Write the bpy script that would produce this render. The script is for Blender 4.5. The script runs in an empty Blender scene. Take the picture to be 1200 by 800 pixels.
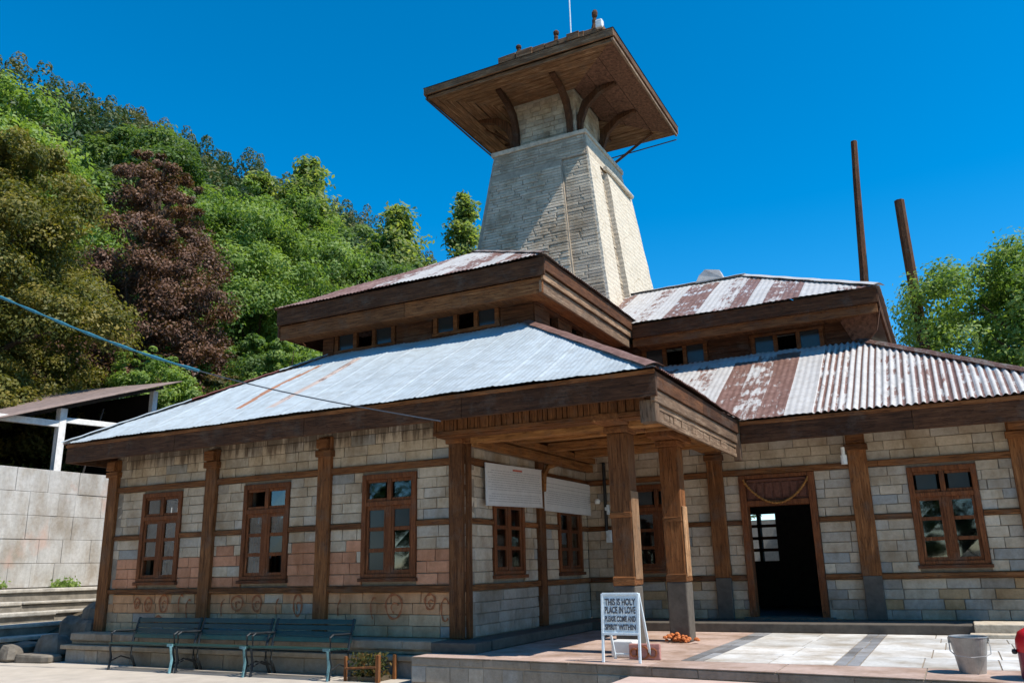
import bpy, math, random
import numpy as np
from mathutils import Vector, Matrix
R = random.Random(7)
scene = bpy.context.scene
col = scene.collection

# ------------------------------------------------------------------ camera, world, sun, exposure
cam_d = bpy.data.cameras.new('camera'); cam = bpy.data.objects.new('camera', cam_d); col.objects.link(cam)
yaw, pit, rol = -0.47324, 0.26502, -0.02279
cy_, sy_, cp_, sp_ = math.cos(yaw), math.sin(yaw), math.cos(pit), math.sin(pit)
fwd = Vector((sy_*cp_, cy_*cp_, sp_)); right = Vector((cy_, -sy_, 0)); up = right.cross(fwd)
r2 = math.cos(rol)*right + math.sin(rol)*up; u2 = -math.sin(rol)*right + math.cos(rol)*up
cam.matrix_world = Matrix(((r2.x, u2.x, -fwd.x, 6.536), (r2.y, u2.y, -fwd.y, -11.07), (r2.z, u2.z, -fwd.z, 1.0), (0, 0, 0, 1)))
cam_d.sensor_width = 36; cam_d.lens = 36*971.4/1200; cam_d.clip_end = 3000; cam_d.clip_start = 0.05
scene.camera = cam
SUN = Vector((0.685, -0.06, 1.0)).normalized()
w = bpy.data.worlds.new('World'); scene.world = w; w.use_nodes = True
wn = w.node_tree; wn.nodes.clear()
wo = wn.nodes.new('ShaderNodeOutputWorld'); wb = wn.nodes.new('ShaderNodeBackground'); sk = wn.nodes.new('ShaderNodeTexSky')
sk.sky_type = 'NISHITA'; sk.sun_disc = False
sk.sun_elevation = math.asin(SUN.z); sk.sun_rotation = math.atan2(SUN.x, SUN.y)
sk.altitude = 2000; sk.air_density = 1.0; sk.dust_density = 0.1; sk.ozone_density = 2.0
hs = wn.nodes.new('ShaderNodeHueSaturation'); hs.inputs['Saturation'].default_value = 1.46; hs.inputs['Hue'].default_value = 0.491
wn.links.new(sk.outputs[0], hs.inputs['Color']); wn.links.new(hs.outputs[0], wb.inputs['Color'])
wb.inputs['Strength'].default_value = 0.135
wn.links.new(wb.outputs[0], wo.inputs['Surface'])
sd = bpy.data.lights.new('sun', 'SUN'); sd.energy = 3.9; sd.angle = math.radians(0.53); sd.color = (1.0, 0.94, 0.85)
so = bpy.data.objects.new('sun', sd); col.objects.link(so); so.rotation_euler = SUN.to_track_quat('Z', 'Y').to_euler(); so.location = (40, 0, 60)
vs = scene.view_settings; vs.view_transform = 'Standard'; vs.look = 'None'; vs.gamma = 1; vs.exposure = 0.74; vs.use_curve_mapping = False

# ------------------------------------------------------------------ materials
MATS = {}
class NB:
    def __init__(s, name):
        s.m = bpy.data.materials.new(name); s.m.use_nodes = True; s.t = s.m.node_tree; s.t.nodes.clear()
        s.o = s.n('ShaderNodeOutputMaterial'); s.b = s.n('ShaderNodeBsdfPrincipled'); s.l(s.b.outputs[0], s.o.inputs[0])
    def n(s, ty, **k):
        x = s.t.nodes.new(ty)
        for a, v in k.items(): setattr(x, a, v)
        return x
    def l(s, a, b): s.t.links.new(a, b)
    def coord(s, scale=(1, 1, 1)):
        c = s.n('ShaderNodeTexCoord'); m = s.n('ShaderNodeMapping'); m.inputs['Scale'].default_value = scale
        s.l(c.outputs['Object'], m.inputs['Vector']); return m.outputs[0]
    def noise(s, vec, scale, detail=4, rough=.6):
        x = s.n('ShaderNodeTexNoise'); x.inputs['Scale'].default_value = scale; x.inputs['Detail'].default_value = detail; x.inputs['Roughness'].default_value = rough
        if vec is not None: s.l(vec, x.inputs['Vector'])
        return x.outputs['Fac']
    def ramp(s, fac, stops):
        x = s.n('ShaderNodeValToRGB'); e = x.color_ramp.elements
        while len(e) < len(stops): e.new(0.5)
        for i, (p, c) in enumerate(stops): e[i].position = p; e[i].color = (*c, 1) if len(c) == 3 else c
        s.l(fac, x.inputs[0]); return x.outputs[0]
    def mix(s, a, b, fac, mode='MIX'):
        x = s.n('ShaderNodeMix', data_type='RGBA', blend_type=mode)
        for v, k in ((fac, 0), (a, 6), (b, 7)):
            if isinstance(v, (int, float)): x.inputs[k].default_value = v
            elif isinstance(v, tuple): x.inputs[k].default_value = (*v, 1)
            else: s.l(v, x.inputs[k])
        return x.outputs[2]
    def math(s, op, a, b=0.0):
        x = s.n('ShaderNodeMath', operation=op)
        for v, k in ((a, 0), (b, 1)):
            if isinstance(v, (int, float)): x.inputs[k].default_value = v
            else: s.l(v, x.inputs[k])
        return x.outputs[0]
    def attr(s, nm='col'):
        x = s.n('ShaderNodeAttribute', attribute_name=nm); return x.outputs['Color']
    def base(s, v):
        if isinstance(v, tuple): s.b.inputs['Base Color'].default_value = (*v, 1)
        else: s.l(v, s.b.inputs['Base Color'])
    def bump(s, h, strength=.4, dist=.01):
        x = s.n('ShaderNodeBump'); x.inputs['Strength'].default_value = strength; x.inputs['Distance'].default_value = dist
        s.l(h, x.inputs['Height']); s.l(x.outputs[0], s.b.inputs['Normal'])
    def rough(s, v, metal=0, spec=.5):
        if isinstance(v, (int, float)): s.b.inputs['Roughness'].default_value = v
        else: s.l(v, s.b.inputs['Roughness'])
        s.b.inputs['Metallic'].default_value = metal; s.b.inputs['Specular IOR Level'].default_value = spec
    def done(s, key): MATS[key] = s.m; return s.m

def wood(key, axis, dark, mid, light, sc=1.0):
    n = NB(key.replace('_', ' ')); k = {'x': (.9, 11, 11), 'y': (11, .9, 11), 'z': (11, 11, .9)}[axis]
    v = n.coord(tuple(c*sc for c in k)); f = n.noise(v, 2.2, 7, .65)
    c = n.ramp(f, [(.28, dark), (.5, mid), (.72, light)])
    big = n.noise(n.coord(), 1.3, 4, .6)
    c = n.mix(c, tuple(x*.45 for x in mid), n.math('MULTIPLY', n.ramp(big, [(.45, (0, 0, 0)), (.7, (1, 1, 1))]), .7))
    spots = n.noise(n.coord(tuple(x*.25 for x in k)), 5, 3, .5)
    c = n.mix(c, tuple(min(1, x*1.9) for x in light), n.math('MULTIPLY', n.ramp(spots, [(.66, (0, 0, 0)), (.74, (1, 1, 1))]), .45))
    oi = n.n('ShaderNodeObjectInfo'); rv = n.ramp(oi.outputs['Random'], [(0, (.68, .66, .66)), (.5, (1, 1, 1)), (1, (1.28, 1.22, 1.15))]); c = n.mix(c, rv, 1.0, 'MULTIPLY')
    wz = n.noise(n.coord((1, 1, 1)), 2.6, 6, .7); c = n.mix(c, (.20, .165, .13), n.math('MULTIPLY', n.ramp(wz, [(.52, (0, 0, 0)), (.72, (1, 1, 1))]), .28))
    ck = n.noise(n.coord(tuple(x*.5*sc for x in k)), 6, 2, .5); crack = n.ramp(ck, [(.478, (1, 1, 1)), (.495, (0, 0, 0)), (.505, (0, 0, 0)), (.522, (1, 1, 1))])
    c = n.mix(n.mix(c, (.25, .22, .2), 1.0, 'MULTIPLY'), c, n.math('ADD', n.math('MULTIPLY', crack, .6), .4))
    n.base(c); n.rough(.8, 0, .22); n.bump(n.math('ADD', f, n.math('MULTIPLY', crack, .6)), .7, .012); return n.done(key)
for ax in 'xyz':
    wood('wood_'+ax, ax, (.068, .025, .009), (.19, .074, .024), (.28, .127, .05))
    wood('dark_wood_'+ax, ax, (.036, .016, .008), (.088, .036, .015), (.15, .067, .030))
    wood('porch_wood_'+ax, ax, (.14, .055, .017), (.36, .16, .05), (.48, .25, .09))  # brighter, oranger timber: bounced light under the porch put into its colour
    wood('pale_wood_'+ax, ax, (.11, .065, .04), (.245, .155, .095), (.42, .31, .21))
    wood('door_wood_'+ax, ax, (.075, .024, .009), (.175, .058, .02), (.25, .092, .034), 1.6)
wood('sunlit_bare_wood_z', 'z', (.20, .10, .045), (.36, .20, .10), (.48, .31, .18))  # bare timber with the sun on the porch posts put into its colour
wood('tower_wood_x', 'x', (.075, .034, .016), (.22, .11, .05), (.38, .25, .15))
wood('tower_wood_y', 'y', (.07, .034, .018), (.20, .10, .048), (.34, .22, .13))

def stone(key, rough=.9, stain=True, bump=.6, drip=False):
    n = NB(key.replace('_', ' ')); v = n.coord(); a = n.attr()
    f = n.noise(v, 14, 6, .7); c = n.mix(a, n.ramp(f, [(.25, (.78, .77, .76)), (.55, (1, 1, 1)), (.8, (1.14, 1.12, 1.10))]), 1.0, 'MULTIPLY')
    g = n.noise(n.coord((1, 1, .6)), 1.7, 5, .65)
    if stain: c = n.mix(c, n.mix(c, (.62, .55, .47), 1.0, 'MULTIPLY'), n.ramp(g, [(.42, (0, 0, 0)), (.68, (1, 1, 1))]))
    if drip:
        s = n.noise(n.coord((5, 5, .4)), 1.9, 6, .7)
        sep = n.n('ShaderNodeSeparateXYZ'); n.l(n.coord(), sep.inputs[0])
        mr = n.n('ShaderNodeMapRange'); mr.inputs[1].default_value = 2.78; mr.inputs[2].default_value = 3.2; n.l(sep.outputs[2], mr.inputs[0])
        th = n.math('ADD', s, n.math('MULTIPLY', mr.outputs[0], .32))
        c = n.mix(c, (.06, .036, .022), n.math('MULTIPLY', n.ramp(th, [(.66, (0, 0, 0)), (.82, (1, 1, 1))]), .75))
    if key == 'concrete_block': c = n.mix(c, (.30, .285, .26), n.math('MULTIPLY', n.ramp(n.noise(n.coord((5, 5, .45)), 1.6, 5, .65), [(.46, (0, 0, 0)), (.72, (1, 1, 1))]), .55)); c = n.mix(c, (.50, .33, .26), n.math('MULTIPLY', n.ramp(n.noise(n.coord((1, 1, .7)), 1.05, 5, .6), [(.60, (0, 0, 0)), (.70, (1, 1, 1))]), .6))
    if key == 'tower_stone': c = n.mix(c, (.16, .13, .10), n.math('MULTIPLY', n.ramp(n.noise(n.coord((1, 1, 2.5)), 5, 8, .8), [(.50, (0, 0, 0)), (.66, (1, 1, 1))]), .38))
    n.base(c); n.rough(rough, 0, .2); n.bump(n.noise(v, 45, 8, .75), bump, .02); return n.done(key)
stone('wall_stone'); stone('dripped_stone', drip=True); stone('tower_stone', bump=1.0); stone('concrete_block', stain=True, bump=.35); stone('paving_stone', rough=.6, bump=.15)

def simple(key, c, rough=.6, metal=0, spec=.4, var=.25, nscale=8, bump=0):
    n = NB(key.replace('_', ' ')); f = n.noise(n.coord(), nscale, 6, .65)
    n.base(n.ramp(f, [(.3, tuple(x*(1-var) for x in c)), (.7, tuple(min(1, x*(1+var)) for x in c))]))
    n.rough(rough, metal, spec)
    if bump: n.bump(f, bump, .01)
    return n.done(key)
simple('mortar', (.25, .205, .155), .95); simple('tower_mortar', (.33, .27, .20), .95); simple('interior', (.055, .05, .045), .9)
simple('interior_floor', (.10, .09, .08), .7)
simple('stone_plaster', (.095, .08, .064), .85, bump=.3); simple('iron', (.02, .025, .03), .5, .4)
simple('tower_plaster', (.60, .53, .42), .95, 0, .1, .16, 13, .9)
n = NB('tower plaster'); f = n.noise(n.coord(), 11, 7, .7); wv = n.n('ShaderNodeTexWave', wave_type='BANDS', bands_direction='Z'); wv.inputs['Scale'].default_value = 2.1; wv.inputs['Distortion'].default_value = 3.5; wv.inputs['Detail'].default_value = 3; wv.inputs['Detail Scale'].default_value = 2.5; n.l(n.coord(), wv.inputs['Vector'])
cr = n.n('ShaderNodeTexVoronoi', feature='DISTANCE_TO_EDGE'); cr.inputs['Scale'].default_value = .9; dn = n.mix(n.coord(), n.n('ShaderNodeTexNoise').outputs['Color'], .12); n.l(dn, cr.inputs['Vector']); ck = n.ramp(cr.outputs['Distance'], [(.0, (0, 0, 0)), (.012, (1, 1, 1))])
c = n.ramp(f, [(.3, (.50, .43, .33)), (.7, (.66, .585, .47))]); c = n.mix(c, (.34, .28, .21), n.math('MULTIPLY', n.ramp(n.noise(n.coord((2.5, 2.5, .5)), 1.7, 6, .7), [(.5, (0, 0, 0)), (.75, (1, 1, 1))]), .5)); c = n.mix(n.mix(c, (.7, .66, .6), 1.0, 'MULTIPLY'), c, ck)
n.base(c); n.rough(.95, 0, .1); n.bump(n.math('ADD', f, n.math('MULTIPLY', wv.outputs['Fac'], .35)), 1.0, .02); n.done('tower_plaster')
simple('grey_plaster', (.47, .40, .305), .9, 0, .2, .28, 9, .9)
simple('teal_paint', (.009, .036, .031), .45, 0, .5, .35, 10); simple('sunlit_teal', (.15, .31, .35), .5, 0, .5, .3, 12)
simple('pale_paint', (.60, .68, .72), .5, 0, .5, .12, 14); simple('white_paint', (.72, .71, .68), .6, 0, .4, .15, 10, .2)
simple('board_white', (.62, .63, .63), .45, 0, .4, .08, 5); simple('ink', (.05, .055, .07), .7); simple('faint_ink', (.30, .31, .34), .7); simple('red_ink', (.5, .12, .08), .7)
simple('marigold', (.46, .14, .04), .7, 0, .3, .5, 30); simple('garland_orange', (.30, .13, .03), .75, 0, .3, .5, 30)
simple('galvanised', (.33, .32, .30), .45, .6, .5, .2, 10); simple('red_plastic', (.62, .004, .012), .35, 0, .5, .04); simple('crimson', (.22, .01, .035), .4, 0, .5, .06)
simple('black_plastic', (.012, .012, .013), .4); simple('teal_cable', (.03, .15, .21), .6, 0, .4, .4, 20); simple('dark_cable', (.05, .06, .075), .5)
simple('rusty_tin', (.21, .155, .135), .8, 0, .3, .35, 6, .2); simple('soil', (.085, .065, .042), .95, 0, .2, .4, 3, .6)
simple('plinth_stone', (.30, .245, .18), .9, 0, .2, .3, 5, .6); simple('boulder', (.16, .14, .115), .9, 0, .2, .4, 4, .9); simple('dark_beam', (.03, .026, .024), .85)
simple('bark', (.07, .048, .033), .95, 0, .2, .4, 10, .6); simple('paint_mark', (.32, .115, .05), .9, 0, .2, .4, 14)
simple('marble_white', (.70, .69, .66), .4, 0, .5, .07, 2); simple('pink_relief', (.40, .19, .16), .7, 0, .4, .3, 16, .3)
simple('pink_sandstone', (.50, .37, .31), .7, 0, .4, .14, 3); simple('grey_marble', (.20, .22, .24), .4, 0, .5, .4, 6)
simple('brown_mesh', (.13, .065, .04), .95, 0, .2, .6, 12, 1.0); simple('lintel_carving', (.13, .05, .03), .8, 0, .3, .4, 18, .8)
simple('far_needles', (.030, .055, .038), .9, 0, .1, .5, .5)
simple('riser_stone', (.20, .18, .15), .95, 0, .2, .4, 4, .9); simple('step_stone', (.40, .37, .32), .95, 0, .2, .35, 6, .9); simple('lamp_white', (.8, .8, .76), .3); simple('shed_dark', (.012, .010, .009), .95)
simple('hill_ground', (.035, .055, .02), .95, 0, .1, .5, .4); simple('grass_green', (.10, .19, .035), .9, 0, .2, .5, 12)
simple('courtyard', (.44, .39, .33), .9, 0, .25, .14, 2.5, .3); simple('far_ground', (.20, .18, .14), .95, 0, .2, .2, 1)

def glass_mat():
    n = NB('window glass'); n.t.nodes.remove(n.b)
    g = n.n('ShaderNodeBsdfGlossy'); g.inputs['Roughness'].default_value = .03; g.inputs['Color'].default_value = (.85, .9, .95, 1)
    tr = n.n('ShaderNodeBsdfTransparent'); tr.inputs['Color'].default_value = (.62, .66, .68, 1)
    fr = n.n('ShaderNodeFresnel'); fr.inputs['IOR'].default_value = 1.6
    mx = n.n('ShaderNodeMixShader'); n.l(n.math('ADD', fr.outputs[0], .05), mx.inputs[0]); n.l(tr.outputs[0], mx.inputs[1]); n.l(g.outputs[0], mx.inputs[2]); n.l(mx.outputs[0], n.o.inputs[0])
    d = NB('dusty glass'); d.base((.028, .034, .038)); d.rough(.15, 0, .5); d.done('dusty_glass')
    return n.done('glass')
glass_mat()

def tin(key):                # col attribute: colour of the sheet, wear blended in by noise
    n = NB(key); a = n.attr(); v = n.coord()
    f = n.noise(n.coord((1, 1, 1)), 2.3, 6, .7); s = n.noise(n.coord((6, 1.2, 1.2)), 2.0, 5, .7)
    x = n.n('ShaderNodeAttribute', attribute_name='wear')
    th = n.math('ADD', n.math('ADD', n.math('MULTIPLY', f, .5), n.math('MULTIPLY', s, .5)), n.math('SUBTRACT', x.outputs['Fac'], .5))
    rust = n.ramp(n.noise(v, 9, 5, .7), [(.3, (.13, .062, .042)), (.6, (.225, .125, .098)), (.8, (.30, .19, .155))])
    c = n.mix(a, rust, n.ramp(th, [(.50, (0, 0, 0)), (.56, (1, 1, 1))]))
    c = n.mix(c, n.mix(c, (.70, .66, .62), 1.0, 'MULTIPLY'), n.ramp(n.noise(v, 5, 6, .75), [(.4, (0, 0, 0)), (.75, (1, 1, 1))]))
    n.base(c); n.rough(n.math('ADD', n.math('MULTIPLY', f, .3), .38), 0, .45); n.bump(n.noise(v, 6, 4, .6), .15, .02); return n.done('tin')
tin('painted tin sheets')

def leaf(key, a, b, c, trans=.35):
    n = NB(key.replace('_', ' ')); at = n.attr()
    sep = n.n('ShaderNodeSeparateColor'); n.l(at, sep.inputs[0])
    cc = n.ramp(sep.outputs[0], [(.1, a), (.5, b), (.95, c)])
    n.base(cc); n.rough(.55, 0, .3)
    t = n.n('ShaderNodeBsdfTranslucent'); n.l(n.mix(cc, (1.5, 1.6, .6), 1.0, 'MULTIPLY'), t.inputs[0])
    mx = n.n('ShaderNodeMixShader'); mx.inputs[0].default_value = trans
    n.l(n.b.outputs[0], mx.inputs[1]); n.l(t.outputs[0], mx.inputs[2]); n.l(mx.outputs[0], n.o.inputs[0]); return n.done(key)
leaf('leaf_olive', (0.0528, 0.0686, 0.0158), (0.132, 0.132, 0.029), (0.2772, 0.2178, 0.0528), 0.35)
leaf('leaf_maroon', (.05, .026, .018), (.135, .068, .042), (.24, .13, .08), .2)
leaf('leaf_bright', (0.0694, 0.1288, 0.0291), (0.1456, 0.224, 0.0504), (0.2632, 0.3472, 0.0952), 0.4)
leaf('leaf_mid', (0.05, 0.095, 0.026), (0.1, 0.16, 0.042), (0.18, 0.245, 0.07), 0.4)
leaf('leaf_pale', (0.09, 0.162, 0.036), (0.186, 0.27, 0.066), (0.312, 0.396, 0.132), 0.4)
leaf('leaf_blue', (0.0338, 0.0754, 0.039), (0.0676, 0.1235, 0.0585), (0.143, 0.1755, 0.078), 0.35)
leaf('leaf_far', (.028, .056, .024), (.052, .095, .036), (.15, .13, .045), .25)
leaf('leaf_pine', (.07, .12, .045), (.15, .215, .07), (.32, .33, .12), .5)
leaf('leaf_rust', (.03, .05, .015), (.07, .07, .02), (.18, .11, .03))

def vary(c, a, b):
    k = R.uniform(a, b); return tuple(x*k for x in c)

# ------------------------------------------------------------------ mesh helpers
class MB:
    def __init__(s): s.v = []; s.f = []; s.c = []
    def face(s, pts, c=(1, 1, 1)):
        i = len(s.v); s.v += [tuple(p) for p in pts]; s.f.append(tuple(range(i, i+len(pts)))); s.c.append(c)
    def idx(s, pts, faces, c=(1, 1, 1)):
        i = len(s.v); s.v += [tuple(p) for p in pts]
        for f in faces: s.f.append(tuple(i+k for k in f)); s.c.append(c)
    def box(s, a, b, W=None, c=(1, 1, 1), jit=0):
        (x0, y0, z0), (x1, y1, z1) = a, b
        p = [(x, y, z) for z in (z0, z1) for (x, y) in ((x0, y0), (x1, y0), (x1, y1), (x0, y1))]
        if jit: p = [tuple(q+R.uniform(-jit, jit) for q in t) for t in p]
        if W: p = [W(*q) for q in p]
        s.idx(p, [(0, 3, 2, 1), (4, 5, 6, 7), (0, 1, 5, 4), (1, 2, 6, 5), (2, 3, 7, 6), (3, 0, 4, 7)], c); return s
    def bar(s, p, q, w, h=None, upv=(0, 0, 1), c=(1, 1, 1)):
        h = h or w; p = Vector(p); q = Vector(q); d = (q-p).normalized(); u = Vector(upv)
        if abs(d.dot(u)) > .99: u = Vector((1, 0, 0))
        r = d.cross(u).normalized(); u = r.cross(d)
        pts = [e + r*(a*w/2) + u*(b*h/2) for e in (p, q) for a, b in ((-1, -1), (1, -1), (1, 1), (-1, 1))]
        s.idx(pts, [(0, 1, 2, 3), (7, 6, 5, 4), (0, 4, 5, 1), (1, 5, 6, 2), (2, 6, 7, 3), (3, 7, 4, 0)], c); return s
    def tube(s, pts, rad, n=8, c=(1, 1, 1), cap=True):
        pts = [Vector(p) for p in pts]; N = len(pts)
        if not hasattr(rad, '__len__'): rad = [rad]*N
        rings = []; ref = Vector((0, 0, 1))
        for i, p in enumerate(pts):
            d = (pts[min(i+1, N-1)]-pts[max(i-1, 0)]).normalized()
            a = d.cross(ref)
            if a.length < .05: a = d.cross(Vector((1, 0, 0)))
            a.normalize(); b = d.cross(a)
            rings += [p + (a*math.cos(t)+b*math.sin(t))*rad[i] for t in [2*math.pi*k/n for k in range(n)]]
        fs = [(i*n+k, i*n+(k+1) % n, (i+1)*n+(k+1) % n, (i+1)*n+k) for i in range(N-1) for k in range(n)]
        if cap: fs += [tuple(range(n))[::-1], tuple((N-1)*n+k for k in range(n))]
        s.idx(rings, fs, c); return s
    def lathe(s, prof, n=24, o=(0, 0, 0), c=(1, 1, 1), sx=1, sy=1):
        rings = [(o[0]+r*sx*math.cos(2*math.pi*k/n), o[1]+r*sy*math.sin(2*math.pi*k/n), o[2]+z) for r, z in prof for k in range(n)]
        s.idx(rings, [(i*n+k, i*n+(k+1) % n, (i+1)*n+(k+1) % n, (i+1)*n+k) for i in range(len(prof)-1) for k in range(n)], c); return s
    def build(s, name, mat, parent=None, bevel=0, smooth=False, loc=None):
        me = bpy.data.meshes.new(name); me.from_pydata(s.v, [], s.f)
        at = me.attributes.new('col', 'FLOAT_COLOR', 'FACE'); at.data.foreach_set('color', np.array([(*c[:3], 1) for c in s.c], dtype=np.float32).ravel())
        if any(len(c) > 3 for c in s.c):
            aw = me.attributes.new('wear', 'FLOAT', 'FACE'); aw.data.foreach_set('value', np.array([c[3] if len(c) > 3 else 0 for c in s.c], dtype=np.float32))
        me.materials.append(MATS[mat])
        if smooth: me.polygons.foreach_set('use_smooth', [True]*len(me.polygons))
        me.validate(); me.update()
        o = bpy.data.objects.new(name, me); col.objects.link(o)
        if parent: o.parent = parent
        if loc: o.location = loc
        if bevel:
            b = o.modifiers.new('Bevel', 'BEVEL'); b.width = bevel; b.segments = 2; b.limit_method = 'ANGLE'
        return o
def empty(name, loc=(0, 0, 0), rz=0):
    o = bpy.data.objects.new(name, None); col.objects.link(o); o.location = loc; o.rotation_euler = (0, 0, rz); o.empty_display_size = .2; return o
def tag(o, label=None, cat=None, group=None, kind=None):
    if label: o['label'] = label
    if cat: o['category'] = cat
    if group: o['group'] = group
    if kind: o['kind'] = kind
    return o
def copy_tree(o, parent=None):
    c = o.copy(); col.objects.link(c)
    if parent: c.parent = parent
    for ch in list(o.children): copy_tree(ch, c)
    return c
def frame(O, U, N):
    O = Vector(O); U = Vector(U); N = Vector(N); Z = Vector((0, 0, 1))
    return lambda u, d, v: O+U*u+N*d+Z*v          # box coords: (u along, d outward, v up)

def bricks(mb, P, u0, u1, v0, v1, rows, blen, pal, skip=(), gap=.009, jit=.005, bev=.006):
    """stones laid in courses on a surface P(u, v, d)"""
    rh = (v1-v0)/rows
    for r in range(rows):
        a = v0+r*rh; b = a+rh; u = u0-R.uniform(0, blen*.5)
        while u < u1-.02:
            L = blen*R.uniform(.6, 1.35); e = u+L
            if u1-e < blen*.35: e = u1
            s = max(u, u0); e2 = min(e, u1); u = e
            if e2-s < .04: continue
            segs = [(s, e2)]
            for (su0, su1, sv0, sv1) in skip:
                if a+.02 < sv1 and b-.02 > sv0:
                    ns = []
                    for (x, y) in segs:
                        if y <= su0 or x >= su1: ns.append((x, y)); continue
                        if su0-x > .03: ns.append((x, su0))
                        if y-su1 > .03: ns.append((su1, y))
                    segs = ns
            for (x, y) in segs:
                d = R.uniform(-jit, jit); g = gap/2; q = lambda: R.uniform(-.004, .004)
                o = [(x+g, a+g), (y-g, a+g), (y-g, b-g), (x+g, b-g)]; o = [(m+q(), n+q()) for m, n in o]
                i = [(x+g+bev, a+g+bev), (y-g-bev, a+g+bev), (y-g-bev, b-g-bev), (x+g+bev, b-g-bev)]
                pts = [P(m, n, d-.035) for m, n in o]+[P(m, n, d-.006) for m, n in o]+[P(m, n, d+q()*.8) for m, n in i]
                mb.idx(pts, [(8, 9, 10, 11)]+[(k, (k+1) % 4, 4+(k+1) % 4, 4+k) for k in range(4)]+[(4+k, 4+(k+1) % 4, 8+(k+1) % 4, 8+k) for k in range(4)], pal((x+y)/2, (a+b)/2))

def holes(mb, W, u0, u1, v0, v1, d0, d1, ops):
    us = sorted({u0, u1, *[o[0] for o in ops], *[o[1] for o in ops]}); vs_ = sorted({v0, v1, *[o[2] for o in ops], *[o[3] for o in ops]})
    for i in range(len(us)-1):
        for j in range(len(vs_)-1):
            cu, cv = (us[i]+us[i+1])/2, (vs_[j]+vs_[j+1])/2
            if any(o[0] < cu < o[1] and o[2] < cv < o[3] for o in ops): continue
            mb.box((us[i], d0, vs_[j]), (us[i+1], d1, vs_[j+1]), W)

# ------------------------------------------------------------------ ground, courtyard, hillside
def hill_h(x, y):
    H = max(0, 75+.13*(y-63)) if y < 140 else max(0, 85-.24*(y-140))
    t = max(0., min(1., (-21-x)/112)); s = t*t*(3-2*t)*.35+t*.65
    f = max(0., min(1., (y+40)/50))
    return -.55+(1.2 if x < -15 else 0)+H*s*f
g = MB(); g.face([(-900, -900, -.56), (900, -900, -.56), (900, 900, -.56), (-900, 900, -.56)]); tag(g.build('ground', 'far_ground'), kind='structure')
g = MB(); g.face([(-9.9, -30, -.5), (30, -30, -.5), (30, -.4, -.5), (-9.9, -.4, -.5)]); tag(g.build('courtyard', 'courtyard'), kind='structure')
g = MB(); xs = [-15.0-6.5*i for i in range(40)]; ys = [-60+10*i for i in range(52)]
pts = [(x, y, hill_h(x, y)+(R.uniform(-1, 1) if x < -40 else 0)-(.0 if x < -15.1 else 2)) for x in xs for y in ys]
g.idx(pts, [(i*52+j, i*52+j+1, (i+1)*52+j+1, (i+1)*52+j) for i in range(39) for j in range(51)])
tag(g.build('hillside', 'hill_ground', smooth=True), kind='structure')

# ------------------------------------------------------------------ temple
T = empty('temple'); tag(T, 'old stone and timber temple with tin hip roofs and a tall tapering central tower', 'temple')
F1 = frame((0, 0, 0), (1, 0, 0), (0, -1, 0)); S1 = frame((0, 0, 0), (0, 1, 0), (1, 0, 0)); F2 = frame((0, 4.85, 0), (1, 0, 0), (0, -1, 0)); E1 = frame((-8, 0, 0), (0, 1, 0), (-1, 0, 0))
def surf(W): return lambda u, v, d: W(u, d, v)
def stone_pal(u, v):
    k = R.random(); t = R.uniform(.88, 1.1)
    b = (.53, .435, .32) if k < .6 else (.48, .42, .34) if k < .86 else (.58, .49, .37)
    if R.random() < .04: b = (.36, .35, .32)
    return tuple(x*t for x in b)
def f1_pal(u, v):
    c = stone_pal(u, v)
    if .72 < v < 1.5 and R.random() < (.92 if v < 1.25 else .5): c = tuple(a*b for a, b in zip((.54, .265, .155), (R.uniform(.85, 1.15),)*3))
    if .33 < v < .7: c = tuple(a*b for a, b in zip(c if R.random() < .22 else (.60, .36, .21), (.97, .9, .82)))
    elif v < .33: c = tuple(a*b for a, b in zip(c, (.92, .83, .72))) if R.random() < .8 else (.33, .315, .29)
    return c
def low_pal(u, v):
    c = stone_pal(u, v)
    if v < .7 and R.random() < .45: c = vary((.37, .335, .285), .85, 1.1)
    if v < .7 and R.random() < .2: c = (.46, .31, .17)
    return c
def s1_pal(u, v):
    if v < .7: return vary((.37, .335, .285), .88, 1.1)
    return stone_pal(u, v)
WIN1 = [(-7.13, -6.08, .88, 2.5), (-4.53, -3.48, .88, 2.5), (-1.93, -.88, .88, 2.5)]
WINS = [(.87, 1.97, .88, 2.5), (3.4, 4.5, .88, 2.5)]
WIN2 = [(.95, 2.0, .88, 2.5), (5.97, 7.02, .88, 2.5)]
DOOR = (3.1, 4.45, 0, 2.57)
BANDS = [(0, .66, 4, .50), (.76, 1.65, 5, .46), (1.74, 2.55, 5, .46), (2.66, 3.34, 4, .42)]
def wall(name, W, u0, u1, ops, pal, top=3.95):
    m = MB(); holes(m, W, u0, u1, -.02, top, -.28, -.03, ops); wl = m.build(name, 'mortar', T)
    b = MB()
    for (a, c, r, L) in BANDS: bricks(b, surf(W), u0, u1, a, c, r, L, pal, [(o[0]-.0, o[1]+.0, o[2]-.02, o[3]+.05) for o in ops])
    b.build('stonework', 'dripped_stone' if W is F1 else 'wall_stone', wl); return wl
wall('wall', F1, -8, 0, WIN1, f1_pal); wall('wall', S1, .1, 4.85, WINS, s1_pal); wall('wall', F2, 0, 8.3, WIN2+[DOOR], low_pal)
EW = [(.95, 2.0, .88, 2.5), (3.5, 4.55, .88, 2.5)]
wall('wall', E1, 0, 12, EW, f1_pal)
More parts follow.
